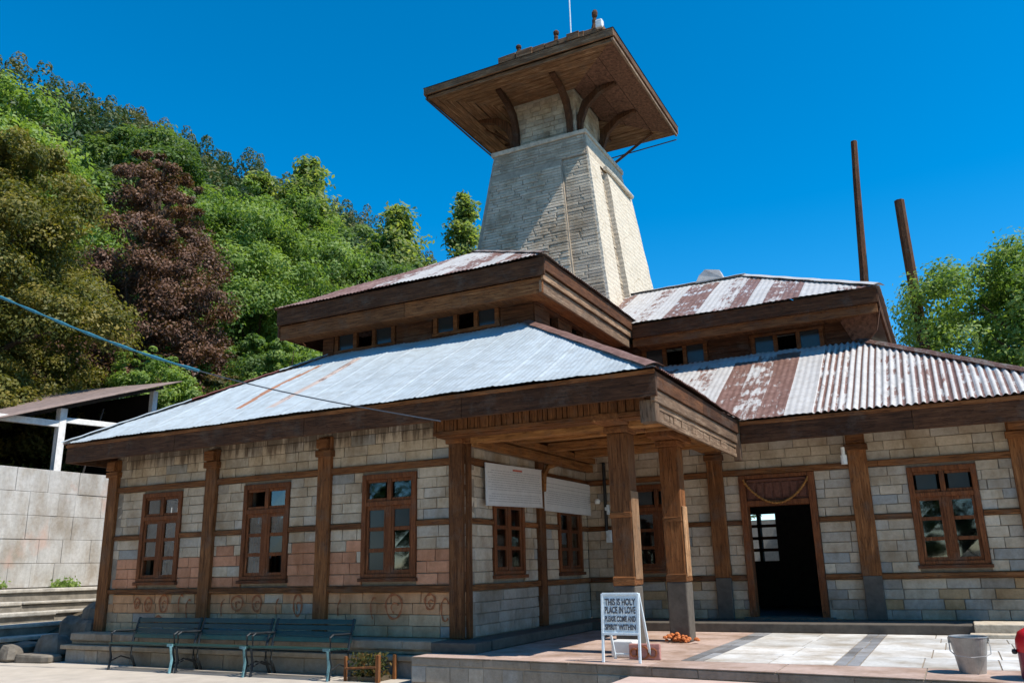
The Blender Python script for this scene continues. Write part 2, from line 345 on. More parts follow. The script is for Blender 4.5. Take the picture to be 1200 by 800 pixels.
# inside: rooms that read through the openings
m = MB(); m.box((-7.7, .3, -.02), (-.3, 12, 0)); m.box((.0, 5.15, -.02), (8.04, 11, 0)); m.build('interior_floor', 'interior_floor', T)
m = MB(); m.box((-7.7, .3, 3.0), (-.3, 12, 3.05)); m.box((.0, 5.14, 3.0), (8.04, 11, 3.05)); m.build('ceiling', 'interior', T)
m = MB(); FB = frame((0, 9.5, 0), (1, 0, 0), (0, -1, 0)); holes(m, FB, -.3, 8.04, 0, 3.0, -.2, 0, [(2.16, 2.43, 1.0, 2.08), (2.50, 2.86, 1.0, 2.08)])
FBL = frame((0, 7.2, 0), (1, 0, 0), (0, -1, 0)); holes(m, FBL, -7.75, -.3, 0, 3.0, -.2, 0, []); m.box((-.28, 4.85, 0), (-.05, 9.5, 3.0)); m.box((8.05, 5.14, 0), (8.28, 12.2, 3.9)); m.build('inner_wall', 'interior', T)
m = MB()
for z in (1.25, 1.52, 1.80): m.box((2.16, 9.5, z-.035), (2.86, 9.56, z+.035))
m.build('window_bars', 'dark_wood_x', T)
# timber frame
def post(W, u0, u1, top=3.2, base=0, d=.075):
    p = MB(); p.box((u0, -.05, base), (u1, d, top), W, jit=.006); o = p.build('post', 'wood_z', T, bevel=.012)
    c = MB(); c.box((u0-.03, -.02, 2.86), (u1+.03, d+.045, 2.97), W, jit=.005); c.box((u0+.02, -.02, 2.99), (u1-.02, d+.09, 3.16), W, jit=.01); c.build('capital', 'wood_x', o, bevel=.01); return o
for a, b in ((-8.12, -7.85), (-5.46, -5.19), (-2.84, -2.57), (-.25, -.005)): post(F1, a, b)
post(S1, 2.49, 2.74); post(S1, .01, .12, d=.06)
def pil(a, b, W=F2):
    o = post(W, a, b, base=.72)
    s = MB(); s.box((a+.01, -.05, 0), (b-.005, .085, .716), W); s.build('stone_base', 'stone_plaster', o, bevel=.01)
for a, b in ((2.52, 2.82), (5.05, 5.37), (7.55, 7.85), (8.06, 8.31)): pil(a, b)
def spans(u0, u1, ops, v): 
    r = [(u0, u1)]
    for o in ops:
        if o[2]-.01 < v < o[3]+.0:
            r = [s for (x, y) in r for s in ((x, min(y, o[0]-.005)), (max(x, o[1]+.005), y)) if s[1]-s[0] > .05]
    return r
for W, u0, u1, ops, ax in ((F1, -8.1, -.01, WIN1, 'x'), (S1, .02, 4.83, WINS, 'y'), (F2, .01, 8.3, WIN2+[DOOR], 'x')):
    for (a, b, d) in ((.665, .755, .05), (1.655, 1.735, .035), (2.555, 2.655, .05)):
        for (x, y) in spans(u0, u1, ops, (a+b)/2):
            m = MB(); n = max(1, int((y-x)/2.6)); st = (y-x)/n
            for k in range(n): m.box((x+k*st+.001, -.04, a), (x+(k+1)*st-.001, d, b), W, jit=.006)
            m.build('beam', 'wood_'+ax, T, bevel=.008)
# painted drawings low on the front wall
def ring(cx, cz, rx, rz, wdt, a0=0, a1=6.283, n=22):
    m = MB()
    for k in range(n):
        t0 = a0+(a1-a0)*k/n; t1 = a0+(a1-a0)*(k+1)/n; q = []
        for t, s in ((t0, -1), (t1, -1), (t1, 1), (t0, 1)):
            ww = wdt*(.8+.35*math.sin(5*t+cx)); q.append(F1(cx+(rx+s*ww)*math.cos(t)*(1+.06*math.sin(3*t)), .012, cz+(rz+s*ww)*math.sin(t)))
        m.face(q)
    m.build('painted_ring', 'paint_mark', T)
for cx, cz, rx, rz in ((-1.28, .45, .15, .18), (-.62, .52, .09, .11), (-3.2, .47, .09, .17), (-6.75, .48, .09, .12), (-6.35, .5, .11, .15), (-7.05, .5, .07, .09), (-4.55, .5, .13, .12), (-4.1, .5, .1, .13), (-6.45, .2, .1, .08)):
    ring(cx, cz, rx, rz, .019); ring(cx+.02, cz-.02, rx*.45, rz*.4, .014, .5, 4.5)
for cx in (-5.9, -5.7, -4.85, -2.3, -.35, -1.65, -3.6): ring(cx, .42+R.uniform(-.05, .1),   .07, .16, .016, R.uniform(0, 2), R.uniform(3.5, 6))

# windows, local: u = +x, outward = -y, origin at lower left
def make_window(w_, h_, mat='door_wood_'):
    fr = MB(); hd = h_*.27; t = .085
    fr.box((0, -.035, 0), (t, .12, h_)); fr.box((w_-t, -.035, 0), (w_, .12, h_)); fr.box((t+.001, -.034, h_-t), (w_-t-.001, .12, h_)); fr.box((t+.001, -.034, 0), (w_-t-.001, .12, t*.7))
    z1 = h_-hd
    fr.box((t+.001, -.03, z1-.075), (w_-t-.001, .1, z1))
    o = fr.build('window', mat+'z', T, bevel=.006)
    sash = MB(); cx = w_/2
    sash.box((cx-.05, -.012, t*.7+.001), (cx+.05, .05, z1-.076)); sash.box((cx-.04, -.012, z1+.001), (cx+.04, .05, h_-t-.001))
    zb = t*.7; zt = z1-.075
    for sx0, sx1 in ((t+.002, cx-.051), (cx+.051, w_-t-.002)):
        sash.box((sx0, -.004, zb+.001), (sx0+.045, .04, zt-.001)); sash.box((sx1-.045, -.004, zb+.001), (sx1, .04, zt-.001))
        for k in range(4):
            z = zb+.03+(zt-zb-.06)*k/3; sash.box((sx0+.046, -.002, z-.03), (sx1-.046, .038, z+.03))
        sash.box((sx0, -.004, z1+.001), (sx1, .04, z1+.05)); sash.box((sx0, -.004, h_-t-.05), (sx1, .04, h_-t-.001))
    sash.build('sash', mat+'z', o, bevel=.004)
    s = MB(); s.box((-.03, -.07, -.06), (w_+.03, .05, -.004)); s.build('sill', mat+'x', o, bevel=.008)
    return o, cx, t, zb, zt, z1
def add_panes(o, w_, h_, info, missing=(), dusty=()):
    cx, t, zb, zt, z1 = info; g = MB(); d = MB()
    cells = []
    for c, (x0, x1) in enumerate(((t+.04, cx-.09), (cx+.09, w_-t-.04))):
        for k in range(3): cells.append((x0, x1, zb+.03+(zt-zb-.06)*k/3+.02, zb+.03+(zt-zb-.06)*(k+1)/3-.02, (c, k)))
        cells.append((x0, x1, z1+.03, h_-t-.03, (c, 3)))
    for x0, x1, a, b, key in cells:
        if key in missing: continue
        e = R.uniform(-.004, .004)
        (d if key in dusty else g).face([(x0, .018+e, a), (x1, .018-e, a), (x1, .018-e*.5, b), (x0, .018+e*.5, b)])
    if g.f: g.build('pane', 'glass', o)
    if d.f: d.build('pane', 'dusty_glass', o)
for i, wv in enumerate(WIN1):
    o, *info = make_window(1.05, 1.62); o.location = F1(wv[0], 0, wv[2])
    add_panes(o, 1.05, 1.62, info, ((0, 0),) if i == 0 else ((0, 3), (1, 0)) if i == 1 else (), () if i == 0 else ((1, 1),) if i == 1 else ((0, 1), (0, 0), (1, 2), (0, 2)))
for wv in WINS:
    o, *info = make_window(1.1, 1.62); o.location = S1(wv[0], 0, wv[2]); o.rotation_euler = (0, 0, math.pi/2); add_panes(o, 1.1, 1.62, info)
for i, wv in enumerate(WIN2):
    o, *info = make_window(1.05, 1.62); o.location = F2(wv[0], 0, wv[2]); add_panes(o, 1.05, 1.62, info, (), ((0, 3), (1, 3)))
for wv in EW:
    o, *info = make_window(1.05, 1.62); o.location = E1(wv[1], 0, wv[2]); o.rotation_euler = (0, 0, -math.pi/2); add_panes(o, 1.05, 1.62, info, ((0, 1),))
# doorway
d = MB(); d.box((3.1, -.2, 0), (3.22, .06, 2.55), F2); d.box((4.33, -.2, 0), (4.45, .06, 2.55), F2); d.box((3.222, -.2, 1.98), (4.328, .05, 2.08), F2); d.box((3.222, -.2, 2.48), (4.328, .055, 2.55), F2)
dr = d.build('door_frame', 'door_wood_z', T, bevel=.01)
m = MB(); m.box((3.223, -.08, 2.083), (4.327, -.01, 2.478), F2)
for k in range(7): m.box((3.26+k*.152, -.01, 2.12), (3.38+k*.152, .012, 2.40), F2)
m.box((3.24, -.01, 2.42), (4.31, .025, 2.465), F2)
m.build('lintel_panel', 'lintel_carving', dr, bevel=.012)
m = MB(); m.box((3.0, -.3, -.02), (4.55, .12, .035), F2); m.build('threshold', 'stone_plaster', dr, bevel=.01)

# plinth, porch platform and paving
def grey_pal(u, v): t = R.uniform(.8, 1.15); b = (.36, .315, .26) if R.random() < .6 else (.31, .295, .27); return tuple(x*t for x in b)
P = MB()
P.box((-8.2, -.46, -.13), (-.3, -.03, 0)); P.box((-8.2, -.42, -.19), (-.3, -.03, -.135)); P.box((-8.3, -.58, -.27), (-.3, -.03, -.195)); P.box((-8.22, -.5, -.56), (-.3, -.03, -.275))
P.box((-8.28, -.03, -.56), (-8.05, 12, -.02))
pl = P.build('plinth', 'plinth_stone', T, bevel=.012)
b = MB(); bricks(b, lambda u, v, d: (u, -.50-d-.012, v), -8.22, -.3, -.5, -.28, 1, .5, grey_pal); bricks(b, lambda u, v, d: (u, -.46-d-.01, v), -8.2, -.3, -.12, -.005, 1, .8, lambda u, v: vary((.33, .28, .22), .85, 1.1))
b.build('stonework', 'wall_stone', pl)
edge = [(-.28, -.99), (.85, -1.0), (2.5, -1.12), (6.14, -1.46), (13, -2.1)]
def ey(x):
    for (a, b), (c, d_) in zip(edge, edge[1:]):
        if x <= c: return b+(d_-b)*(x-a)/(c-a)
    return edge[-1][1]
P = MB(); n = len(edge)
top = [(x, y, -.158) for x, y in edge]+[(13, 4.8, -.158), (-.28, 4.8, -.158)]; bot = [(x, y, -.6) for x, y, z in top]
P.idx(top+bot, [tuple(range(len(top)))]+[(len(top)+k, len(top)+(k+1) % len(top), (k+1) % len(top), k) for k in range(len(top))])
pf = P.build('porch_platform', 'mortar', T)
b = MB()
for (x0, y0), (x1, y1) in zip(edge, edge[1:]):
    L = math.hypot(x1-x0, y1-y0); ux, uy = (x1-x0)/L, (y1-y0)/L
    f = lambda u, v, d, x0=x0, y0=y0, ux=ux, uy=uy: (x0+ux*u+uy*(d+.01), y0+uy*u-ux*(d+.01), v)
    bricks(b, f, 0, L, -.262, -.165, 1, .9, lambda u, v: vary((.29, .25, .205), .8, 1.1), gap=.008); bricks(b, f, 0, L, -.48, -.27, 1, .45, grey_pal)
b.build('edging', 'wall_stone', pf)
def slab(mb, x0, x1, y0, y1, z0, z1, c):   # one flag, front edge cut to the platform line
    g_ = .008; pts = [(x0+g_, y0 if y0 is not None else ey(x0)-.02, z1), (x1-g_, y0 if y0 is not None else ey(x1)-.02, z1), (x1-g_, y1-g_, z1), (x0+g_, y1-g_, z1)]
    pts += [(x, y, z0) for x, y, _ in pts]
    mb.idx(pts, [(0, 1, 2, 3), (4, 5, 1, 0), (5, 6, 2, 1), (6, 7, 3, 2), (7, 4, 0, 3)], c)
S = MB(); pink = lambda: vary((.50, .375, .315), .9, 1.08); wht = lambda: vary(((.66, .645, .61) if R.random() < .7 else (.54, .53, .50)), .93, 1.05)
gry = lambda: vary((.25, .255, .265), .7, 1.4)
x = -.26
while x < 12.5:
    x2 = x+R.uniform(.9, 1.5); x2 = min(x2, 12.6); slab(S, x, x2, None, -.55, -.157, -.15, pink()); x = x2
rows = [(-.545, .45), (.455, 1.5), (1.505, 2.5), (2.505, 3.18), (3.185, 3.81)]
def cells(x0, x1, step, fn):
    for (a, b) in rows:
        x = x0
        while x < x1-.05:
            e = x+step*R.uniform(.75, 1.25)
            if x1-e < step*.4: e = x1
            slab(S, x, e, a, b, -.157, -.15, fn()); x = e
cells(.46, 3.36, 1.0, pink); cells(3.36, 3.64, .14, gry); cells(3.64, 5.12, .75, wht); cells(5.12, 5.40, .14, gry); cells(5.40, 12.6, .7, wht)
S.build('paving', 'paving_stone', pf)
K = MB(); K.box((.02, .0, -.15), (.45, 3.80, -.006), jit=0); K.box((.02, 3.82, -.15), (13, 4.83, -.004)); K.box((-.29, -.5, -.3), (.44, -.02, -.012))
K.build('kerb', 'stone_plaster', pf, bevel=.015)
K = MB(); K.box((6.62, 3.55, -.15), (10.5, 4.3, .03)); K.box((6.55, 3.3, -.15), (10.5, 3.548, -.09)); K.build('doorside_slab', 'grey_plaster', pf, bevel=.015)
K = MB(); K.box((2.92, -1.95, -.5), (4.75, -1.2, -.268)); K.build('front_step', 'pink_sandstone', pf, bevel=.015)

# porch posts
def porch_post(x, y, wd):
    p = MB(); p.box((x-wd/2, y-wd/2, .745), (x+wd/2, y+wd/2, 2.80), jit=.008); o = p.build('porch_post', 'wood_z', T, bevel=.02)
    c = MB(); c.box((x-wd/2-.012, y-wd/2-.012, .72), (x+wd/2+.012, y+wd/2+.012, .84), jit=.006); c.box((x-wd/2-.007, y-wd/2-.007, 1.62), (x+wd/2+.007, y+wd/2+.007, 1.70), jit=.005); c.build('post_collar', 'wood_x', o, bevel=.015)
    c = MB(); c.box((x-.19, y-.19, 2.80), (x+.19, y+.19, 2.90), jit=.006); c.box((x-.2, y-.6, 2.90), (x+.2, y+.6, 3.02), jit=.006); c.build('capital', 'wood_y', o, bevel=.02)
    e = MB(); e.box((x+wd/2+.004, y-wd/2+.01, .80), (x+wd/2+.024, y+wd/2-.03, 1.98 if y < 1 else 1.86), jit=.006); e.build('sunlit_facing_board', 'sunlit_bare_wood_z', o, bevel=.008)  # pale board imitates the sunlit right face, cut off where sunlight ends
    s = MB(); s.box((x-wd/2-.005, y-wd/2-.005, -.15), (x+wd/2+.005, y+wd/2+.005, .719), jit=.004); s.build('stone_base', 'stone_plaster', o, bevel=.02)
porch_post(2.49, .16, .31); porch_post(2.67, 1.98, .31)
m = MB(); m.box((0.01, -.0, 2.86), (3.2, .2, 2.98), jit=.004); m.box((.01, -.03, 3.0), (3.2, .18, 3.1), jit=.004); m.build('porch_beam', 'porch_wood_x', T, bevel=.01)
m = MB(); m.box((.12, .0, 2.80), (.24, 4.7, 2.95)); m.box((.10, .0, 2.97), (.30, 4.7, 3.08)); m.build('porch_beam', 'porch_wood_y', T, bevel=.01)
m = MB(); m.box((2.45, .3, 3.02), (2.85, 4.8, 3.14)); m.build('porch_beam', 'porch_wood_y', T, bevel=.01)
for y in (1.3, 2.5, 3.7): m = MB(); m.box((.3, y-.08, 2.98), (3.2, y+.08, 3.12), jit=.004); m.build('porch_beam', 'porch_wood_x', T, bevel=.01)
m = MB()
for k in range(20): m.box((.02, -.3+.26*k, 3.145), (3.3, -.3+.26*k+.25, 3.165), jit=.003)
m.build('porch_ceiling', 'porch_wood_x', T)
# curved brace by the mid post of the side wall
m = MB(); m.tube([(.1, 2.62, 2.3), (.1, 2.66, 2.6), (.1, 2.85, 2.76), (.1, 3.2, 2.84)], .05, 6); m.build('brace', 'porch_wood_y', T)
# frieze of little vertical boards under the front eave
m = MB(); x = -.3
while x < 3.2:
    ww = R.uniform(.06, .17); m.box((x, -.42+R.uniform(-.012, .012), 2.99+R.uniform(-.02, .02)), (x+ww-.012, -.38, 3.40)); x += ww
m.build('frieze', 'wood_z', T, bevel=.004)
m = MB(); m.box((-.3, -.36, 2.93), (3.2, -.1, 3.03), jit=.003); m.box((-.3, -.44, 2.95), (3.21, -.365, 3.0), jit=.003); m.build('frieze_rail', 'wood_x', T, bevel=.006)

# eave boards
def boards(name, mat, specs, bev=.008):
    for a, b in specs: MB().box(a, b, jit=.004).build(name, mat, T, bevel=bev)
boards('fascia', 'dark_wood_x', [((-8.42+2.95*k, -.82, 3.10), (-8.42+2.95*(k+1)-.004, -.77, 3.43)) for k in range(4)])
boards('fascia', 'wood_x', [((-8.44, -.835, 3.40), (3.37, -.78, 3.455))])
boards('fascia', 'dark_wood_y', [((3.31, -.82, 3.22), (3.36, 1.6, 3.45)), ((3.31, 1.605, 3.22), (3.36, 4.0, 3.45))])
boards('fascia', 'pale_wood_y', [((3.285, -.80, 3.045), (3.33, 1.3, 3.215)), ((3.285, 1.305, 3.045), (3.33, 4.0, 3.215))])
m = MB()
y = -.62
m.box((3.25, -.68, 2.80), (3.30, 3.98, 2.86)); m.box((3.25, -.68, 2.965), (3.30, 3.98, 3.035)); m.box((3.24, -.68, 2.86), (3.262, 3.98, 2.965))
while y < 3.9:
    e = y+R.uniform(.12, .3); m.box((3.262, y+.01, 2.862), (3.292+R.uniform(-.006, .006), e-.012, 2.963), jit=.003); y = e
m.build('carved_board', 'pale_wood_y', T, bevel=.006)
m = MB(); m.box((3.1, -.72, 2.78), (3.32, -.55, 3.08)); m.box((3.24, 3.985, 2.74), (3.37, 4.09, 3.22)); m.build('eave_bracket', 'pale_wood_z', T, bevel=.01)
boards('fascia', 'dark_wood_x', [((3.38, 4.03, 3.04), (6.2, 4.08, 3.41)), ((6.205, 4.03, 3.03), (8.8, 4.08, 3.41))]); boards('fascia', 'wood_x', [((3.38, 4.015, 3.36), (8.85, 4.07, 3.43))])
boards('fascia', 'dark_wood_y', [((-8.42, -.76, 3.10), (-8.37, 12, 3.44))])
boards('fascia', 'dark_wood_y', [((8.77, 4.09, 3.05), (8.82, 12, 3.41))])
m = MB(); m.box((-8.36, -.76, 3.41), (3.2, -.02, 3.43)); m.box((3.38, 4.09, 3.36), (8.76, 4.84, 3.38)); m.build('soffit', 'dark_wood_x', T)

# tin roofs
def roof(name, P, u0, u1, t0, t1, cfun, pitch=.09, amp=.010, nt=10, parent=T, step=4, rib=0):
    """corrugated tin: P(u, t, d) with u along the eave, t up the slope; t0/t1 functions of u"""
    N = max(2, int((u1-u0)/pitch*step)); m = MB(); vs_ = []
    for i in range(N+1):
        u = u0+(u1-u0)*i/N; a, b = t0(u), t1(u); ph = 2*math.pi*u/pitch
        for k in range(nt+1):
            t = a+(b-a)*k/nt; vs_.append(P(u, t, amp*math.sin(ph)+rib*math.exp(-(((u % .66)-.33)/.022)**2)+.02+.01*math.sin(u*1.7+t*2.1)+.004*math.sin(u*9+t)))
    m.v = vs_
    for i in range(N):
        u = u0+(u1-u0)*(i+.5)/N
        for k in range(nt):
            a, b = t0(u), t1(u)
            if b-a < .01: continue
            m.f.append((i*(nt+1)+k, (i+1)*(nt+1)+k, (i+1)*(nt+1)+k+1, i*(nt+1)+k+1)); m.c.append(cfun(u, a+(b-a)*(k+.5)/nt, i))
    return m.build(name, 'tin', parent, smooth=True)
SL = .577; cs = math.cos(math.atan(SL)); sn = math.sin(math.atan(SL))
def plane(O, U, I, slope):
    O, U, I = Vector(O), Vector(U), Vector(I); c = math.cos(math.atan(slope)); s = math.sin(math.atan(slope)); Z = Vector((0, 0, 1)); up_ = I*c+Z*s; nn = Z*c-I*s
    return (lambda u, t, d: O+U*u+up_*t+nn*d), c
BLUE = (.46, .515, .54); WHITE = (.50, .485, .465); ZINC = (.50, .53, .55); BROWN = (.225, .13, .10); PINK = (.33, .21, .175); GREYB = (.29, .245, .215)
def sheets(u0, u1, width, choices, seed):
    r = random.Random(seed); L = []; u = u0
    while u < u1: c = r.choice(choices); L.append((u, u+width*r.uniform(.7, 1.3), c, r.uniform(.88, 1.08))); u = L[-1][1]
    return L
def sheet_fun(L, wear=.3):
    def f(u, t, i):
        for a, b, c, k in L:
            if a <= u < b: return (*[x*k for x in c[:3]], c[3] if len(c) > 3 else wear)
        return (*L[-1][2][:3], wear)
    return f
Q, c1 = plane((0, -.88, 3.46), (1, 0, 0), (0, 1, 0), SL)
hipL = lambda u: max(0, (u+8.48)/c1); hipR = lambda u: max(0, (3.41-u)/c1); T1 = 3.5/c1
lfun = sheet_fun([(-9, -8, BLUE, 1.0)])
def lw_front(u, t, i):
    k = .94+.12*random.Random(int((u+20)/.62)).random(); w_ = .25
    if abs(u+4.66-.06*math.sin(t*2.2)) < .075 and .7 < t < 3.4: return (.42, .20, .11, .44)
    if abs(u+3.62) < .10 and .4 < t < 3.4: return (.56, .45, .39, .47)
    if u < -5.2 and hipL(u)-t < .14 and t > 1.7: w_ = .95
    if abs((t+.0) % 1.35-.02) < .1: k *= .93
    if u > 1.5 and t < .5: k *= .97
    return (*[x*k for x in BLUE], w_)
roof('lower_roof', Q, -8.48, 3.41, lambda u: 0, lambda u: min(hipL(u), hipR(u), T1), lw_front, amp=.003, rib=.011, nt=16)
Q, c1 = plane((3.41, 0, 3.46), (0, 1, 0), (-1, 0, 0), SL)
roof('lower_roof', Q, -.88, 4.05, lambda u: 0, lambda u: max(0, min((u+.88)/c1, T1)), lambda u, t, i: (*((BLUE) if t > 3.1 and u < 2.8 else BROWN), .35 if t > 3.1 else .8), amp=.009)
roof('lower_roof', Q, 4.05, 7.45, lambda u: max(0, (u-4.0)/c1), lambda u: T1, lambda u, t, i: (*BROWN, .8), amp=.009)
Q, c1 = plane((-8.48, 0, 3.46), (0, 1, 0), (1, 0, 0), SL)
roof('lower_roof', Q, -.88, 12.0, lambda u: 0, lambda u: max(0, min((u+.88)/c1, T1)), lambda u, t, i: (*BROWN, .6), step=3, nt=4)
Q, c1 = plane((0, 3.97, 3.44), (1, 0, 0), (0, 1, 0), SL)
r9 = random.Random(5); rw_sheets = []; u = -.4
kinds = ['p', 'w', 'b', 'b', 'w', 'p', 'w', 'b', 'p', 'b', 'w', 'w', 'p', 'b', 'w']; i = 0
while u < 4.9: wd = r9.uniform(.32, .52); rw_sheets.append((u, u+wd, kinds[i % 15])); u += wd; i += 1
def rw_front(u, t, i):
    if t > T1-.42: return (*[x*.95 for x in BLUE], .3)
    rr = random.Random(int(u/.118)*7+3).random(); rs = random.Random(int(t/1.9)+int(u/.9)*31).random()
    if u < 4.65:
        for a, b, k in rw_sheets:
            if a <= u < b: return {'p': (*WHITE, .515+.05*(rs-.5)), 'w': (*WHITE, .42), 'b': (*WHITE, .60+.06*(rs-.5))}[k]
    ph = (u/.118) % 1
    if u > 7.3 and 1.2 < t < 3: return (*BLUE, .3 if ph < .55 else .55)
    if 5.2 < u < 5.75: return (*WHITE, .33 if ph < .7 else .62)
    return (*WHITE, (.40 if ph < .55 else .565) + .10*(rs-.5) + .10*(rr-.5))
roof('lower_roof', Q, -.1, 4.65, lambda u: max(0, (3.41-u)/c1), lambda u: T1, rw_front, pitch=.118, amp=.006, nt=14)
roof('lower_roof', Q, 4.65, 8.9, lambda u: 0, lambda u: max(0, min(T1, (8.87-u)/c1)), rw_front, pitch=.118, amp=.020, nt=14, step=6)
Q, c1 = plane((8.88, 0, 3.44), (0, 1, 0), (-1, 0, 0), SL)
roof('lower_roof', Q, 3.97, 12, lambda u: 0, lambda u: max(0, min((u-3.97)/c1, T1)), lambda u, t, i: (*BROWN, .7), step=3, nt=4)
# hip caps
def cap(p, q, w_, c, wear):
    m = MB(); p = Vector(p); q = Vector(q); d = (q-p).normalized(); r = d.cross(Vector((0, 0, 1))).normalized(); u = r.cross(d); n = 14
    pts = [p+(q-p)*k/n+r*(a*w_)-u*(abs(a)**1.5*w_*.34)+u*(.045+.006*math.sin(k*2.3)) for k in range(n+1) for a in (-1, -.4, 0, .4, 1)]
    m.idx(pts, [(k*5+j, k*5+j+1, (k+1)*5+j+1, (k+1)*5+j) for k in range(n) for j in range(4)], (*c, wear)); return m.build('ridge_cap', 'tin', T)
cap((3.41, -.88, 3.48), (-.09, 2.62, 5.50), .15, BROWN, .6); ha, hb = Vector((-8.48, -.88, 3.48)), Vector((-4.98, 2.62, 5.5))
for f0, f1, c_, w_ in ((0, .46, BLUE, .3), (.46, .80, (.22, .075, .055), .5), (.80, 1, BLUE, .4)): cap(ha.lerp(hb, f0), ha.lerp(hb, f1), .15, c_, w_); cap((8.88, 3.97, 3.46), (5.38, 7.47, 5.48), .18, GREYB, .55)

# clerestories
def clerestory(x0, x1, y0, y1, z0, z1, wins, sidew):
    W = frame((0, y0, 0), (1, 0, 0), (0, -1, 0)); m = MB(); ops = [(a, b, c, d_) for (a, b, c, d_) in wins]
    holes(m, W, x0, x1, z0, z1, -.12, 0, ops); o = m.build('clerestory', 'dark_wood_x', T)
    m = MB(); z = z0
    while z < z1-.05:
        h = min(R.uniform(.16, .26), z1-z)
        for (a, b) in spans(x0, x1, [(q[0]-.08, q[1]+.08, q[2]-.1, q[3]+.1) for q in ops], z+h/2): m.box((a, -.001, z+.006), (b, .025+R.uniform(0, .012), z+h-.004), W)
        z += h
    m.build('planking', 'dark_wood_x', o, bevel=.006)
    for (a, b, c, d_) in ops:
        f = MB(); f.box((a-.07, -.05, c-.06), (b+.07, .045, c), W); f.box((a-.07, -.05, d_), (b+.07, .045, d_+.06), W)
        n = (b-a)/3
        for k in range(4): f.box((a+n*k-.045, -.05, c+.001), (a+n*k+.045, .04, d_-.001), W)
        fo = f.build('window', 'wood_x', o, bevel=.005)
        g_ = MB()
        for k in (0, 2): g_.face([W(a+n*k+.03, -.01, c), W(a+n*(k+1)-.03, -.01, c), W(a+n*(k+1)-.03, -.012, d_), W(a+n*k+.03, -.012, d_)])
        g_.build('pane', 'dusty_glass', fo)
    m = MB(); S_ = frame((x1, 0, 0), (0, 1, 0), (1, 0, 0)); holes(m, S_, y0+.002, y1, z0, z1, -.12, 0, sidew)
    z = z0
    while z < z1-.05: h = min(.22, z1-z); [m.box((a, .001, z+.005), (b, .028+R.uniform(0, .01), z+h-.005), S_) for (a, b) in spans(y0, y1, sidew, z+h/2)]; z += h
    m.build('side_planking', 'dark_wood_y', o, bevel=.006); m = MB(); S2 = frame((x0, 0, 0), (0, 1, 0), (-1, 0, 0)); m.box((y0+.002, -.12, z0), (y1, 0, z1), S2)
    m.build('side_planking', 'dark_wood_y', o, bevel=.006)
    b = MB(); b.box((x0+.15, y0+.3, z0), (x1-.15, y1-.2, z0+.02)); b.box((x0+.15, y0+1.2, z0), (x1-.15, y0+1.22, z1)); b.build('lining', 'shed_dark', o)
    return o
clerestory(-5.1, 0, 2.62, 8.3, 5.2, 6.2, [(-4.72, -3.24, 5.56, 5.95), (-2.2, -.78, 5.58, 5.95)], [(3.3, 3.7, 5.5, 5.85), (4.4, 5.0, 5.5, 5.9)])
clerestory(-.1, 5.38, 7.45, 12.5, 5.2, 6.1, [(.6, 2.06, 5.45, 5.88), (3.14, 4.6, 5.45, 5.84)], [])
# upper eaves
boards('upper_fascia', 'dark_wood_x', [((-5.9, 1.99, 6.16), (.55, 2.03, 6.51))]); boards('upper_fascia', 'wood_x', [((-5.86, 2.06, 5.84), (-2.6, 2.11, 6.155)), ((-2.595, 2.06, 5.84), (.47, 2.11, 6.155))])
boards('upper_fascia', 'dark_wood_y', [((.51, 2.0, 6.26), (.55, 6.9, 6.51))]); boards('upper_fascia', 'pale_wood_y', [((.45, 2.05, 6.1), (.50, 6.85, 6.255)), ((.40, 2.05, 5.86), (.45, 6.85, 6.09))])
boards('upper_fascia', 'dark_wood_y', [((-5.9, 2.03, 5.9), (-5.85, 11, 6.5))])
boards('upper_fascia', 'dark_wood_x', [((.52, 6.84, 6.08), (5.83, 6.88, 6.39))]); boards('upper_fascia', 'wood_x', [((.5, 6.9, 5.88), (5.8, 6.94, 6.07))])
m = MB(); gp = [(5.02, 7.30, 5.90), (5.80, 6.93, 6.36), (5.85, 6.95, 6.0), (5.72, 7.3, 5.62), (5.5, 7.42, 5.42), (5.22, 7.42, 5.44)]
m.idx(gp+[(x, y+.12, z) for x, y, z in gp], [(0, 5, 4, 3, 2, 1), (6, 7, 8, 9, 10, 11)]+[(k, (k+1) % 6, 6+(k+1) % 6, 6+k) for k in range(6)]); m.build('gable_mesh', 'brown_mesh', T)
m = MB(); m.box((5.79, 6.99, 6.0), (5.84, 13, 6.39)); m.build('upper_fascia', 'dark_wood_y', T)
m = MB(); m.box((-5.84, 2.1, 5.90), (.38, 2.62, 5.92)); m.box((.02, 2.62, 5.93), (.39, 6.9, 5.95)); m.box((.5, 6.95, 5.93), (5.4, 7.45, 5.95)); m.box((.56, 6.885, 6.05), (5.78, 6.99, 6.075)); m.build('upper_soffit', 'wood_y', T)
Q, c2 = plane((0, 1.93, 6.52), (1, 0, 0), (0, 1, 0), .545); t2 = 3.27/c2
LU = sheets(-6, .7, .62, [WHITE+(.42,), WHITE+(.57,), WHITE+(.55,), WHITE+(.5,), WHITE+(.61,)], 11)
def lw_up(u, t, i):
    if u < -3.4: return (*PINK, .56)
    return sheet_fun(LU)(u, t, i)
roof('upper_roof', Q, -5.96, .60, lambda u: 0, lambda u: max(0, min((u+5.96)/c2, (.60-u)/c2)), lw_up, amp=.008)
Q, c2 = plane((.60, 0, 6.52), (0, 1, 0), (-1, 0, 0), .545); roof('upper_roof', Q, 1.93, 10.5, lambda u: 0, lambda u: max(0, min((u-1.93)/c2, t2)), lambda u, t, i: (*GREYB, .5), amp=.008, nt=4)
Q, c2 = plane((-5.96, 0, 6.52), (0, 1, 0), (1, 0, 0), .545); roof('upper_roof', Q, 1.93, 10.5, lambda u: 0, lambda u: max(0, min((u-1.93)/c2, t2)), lambda u, t, i: (*PINK, .6), amp=.008, nt=4)
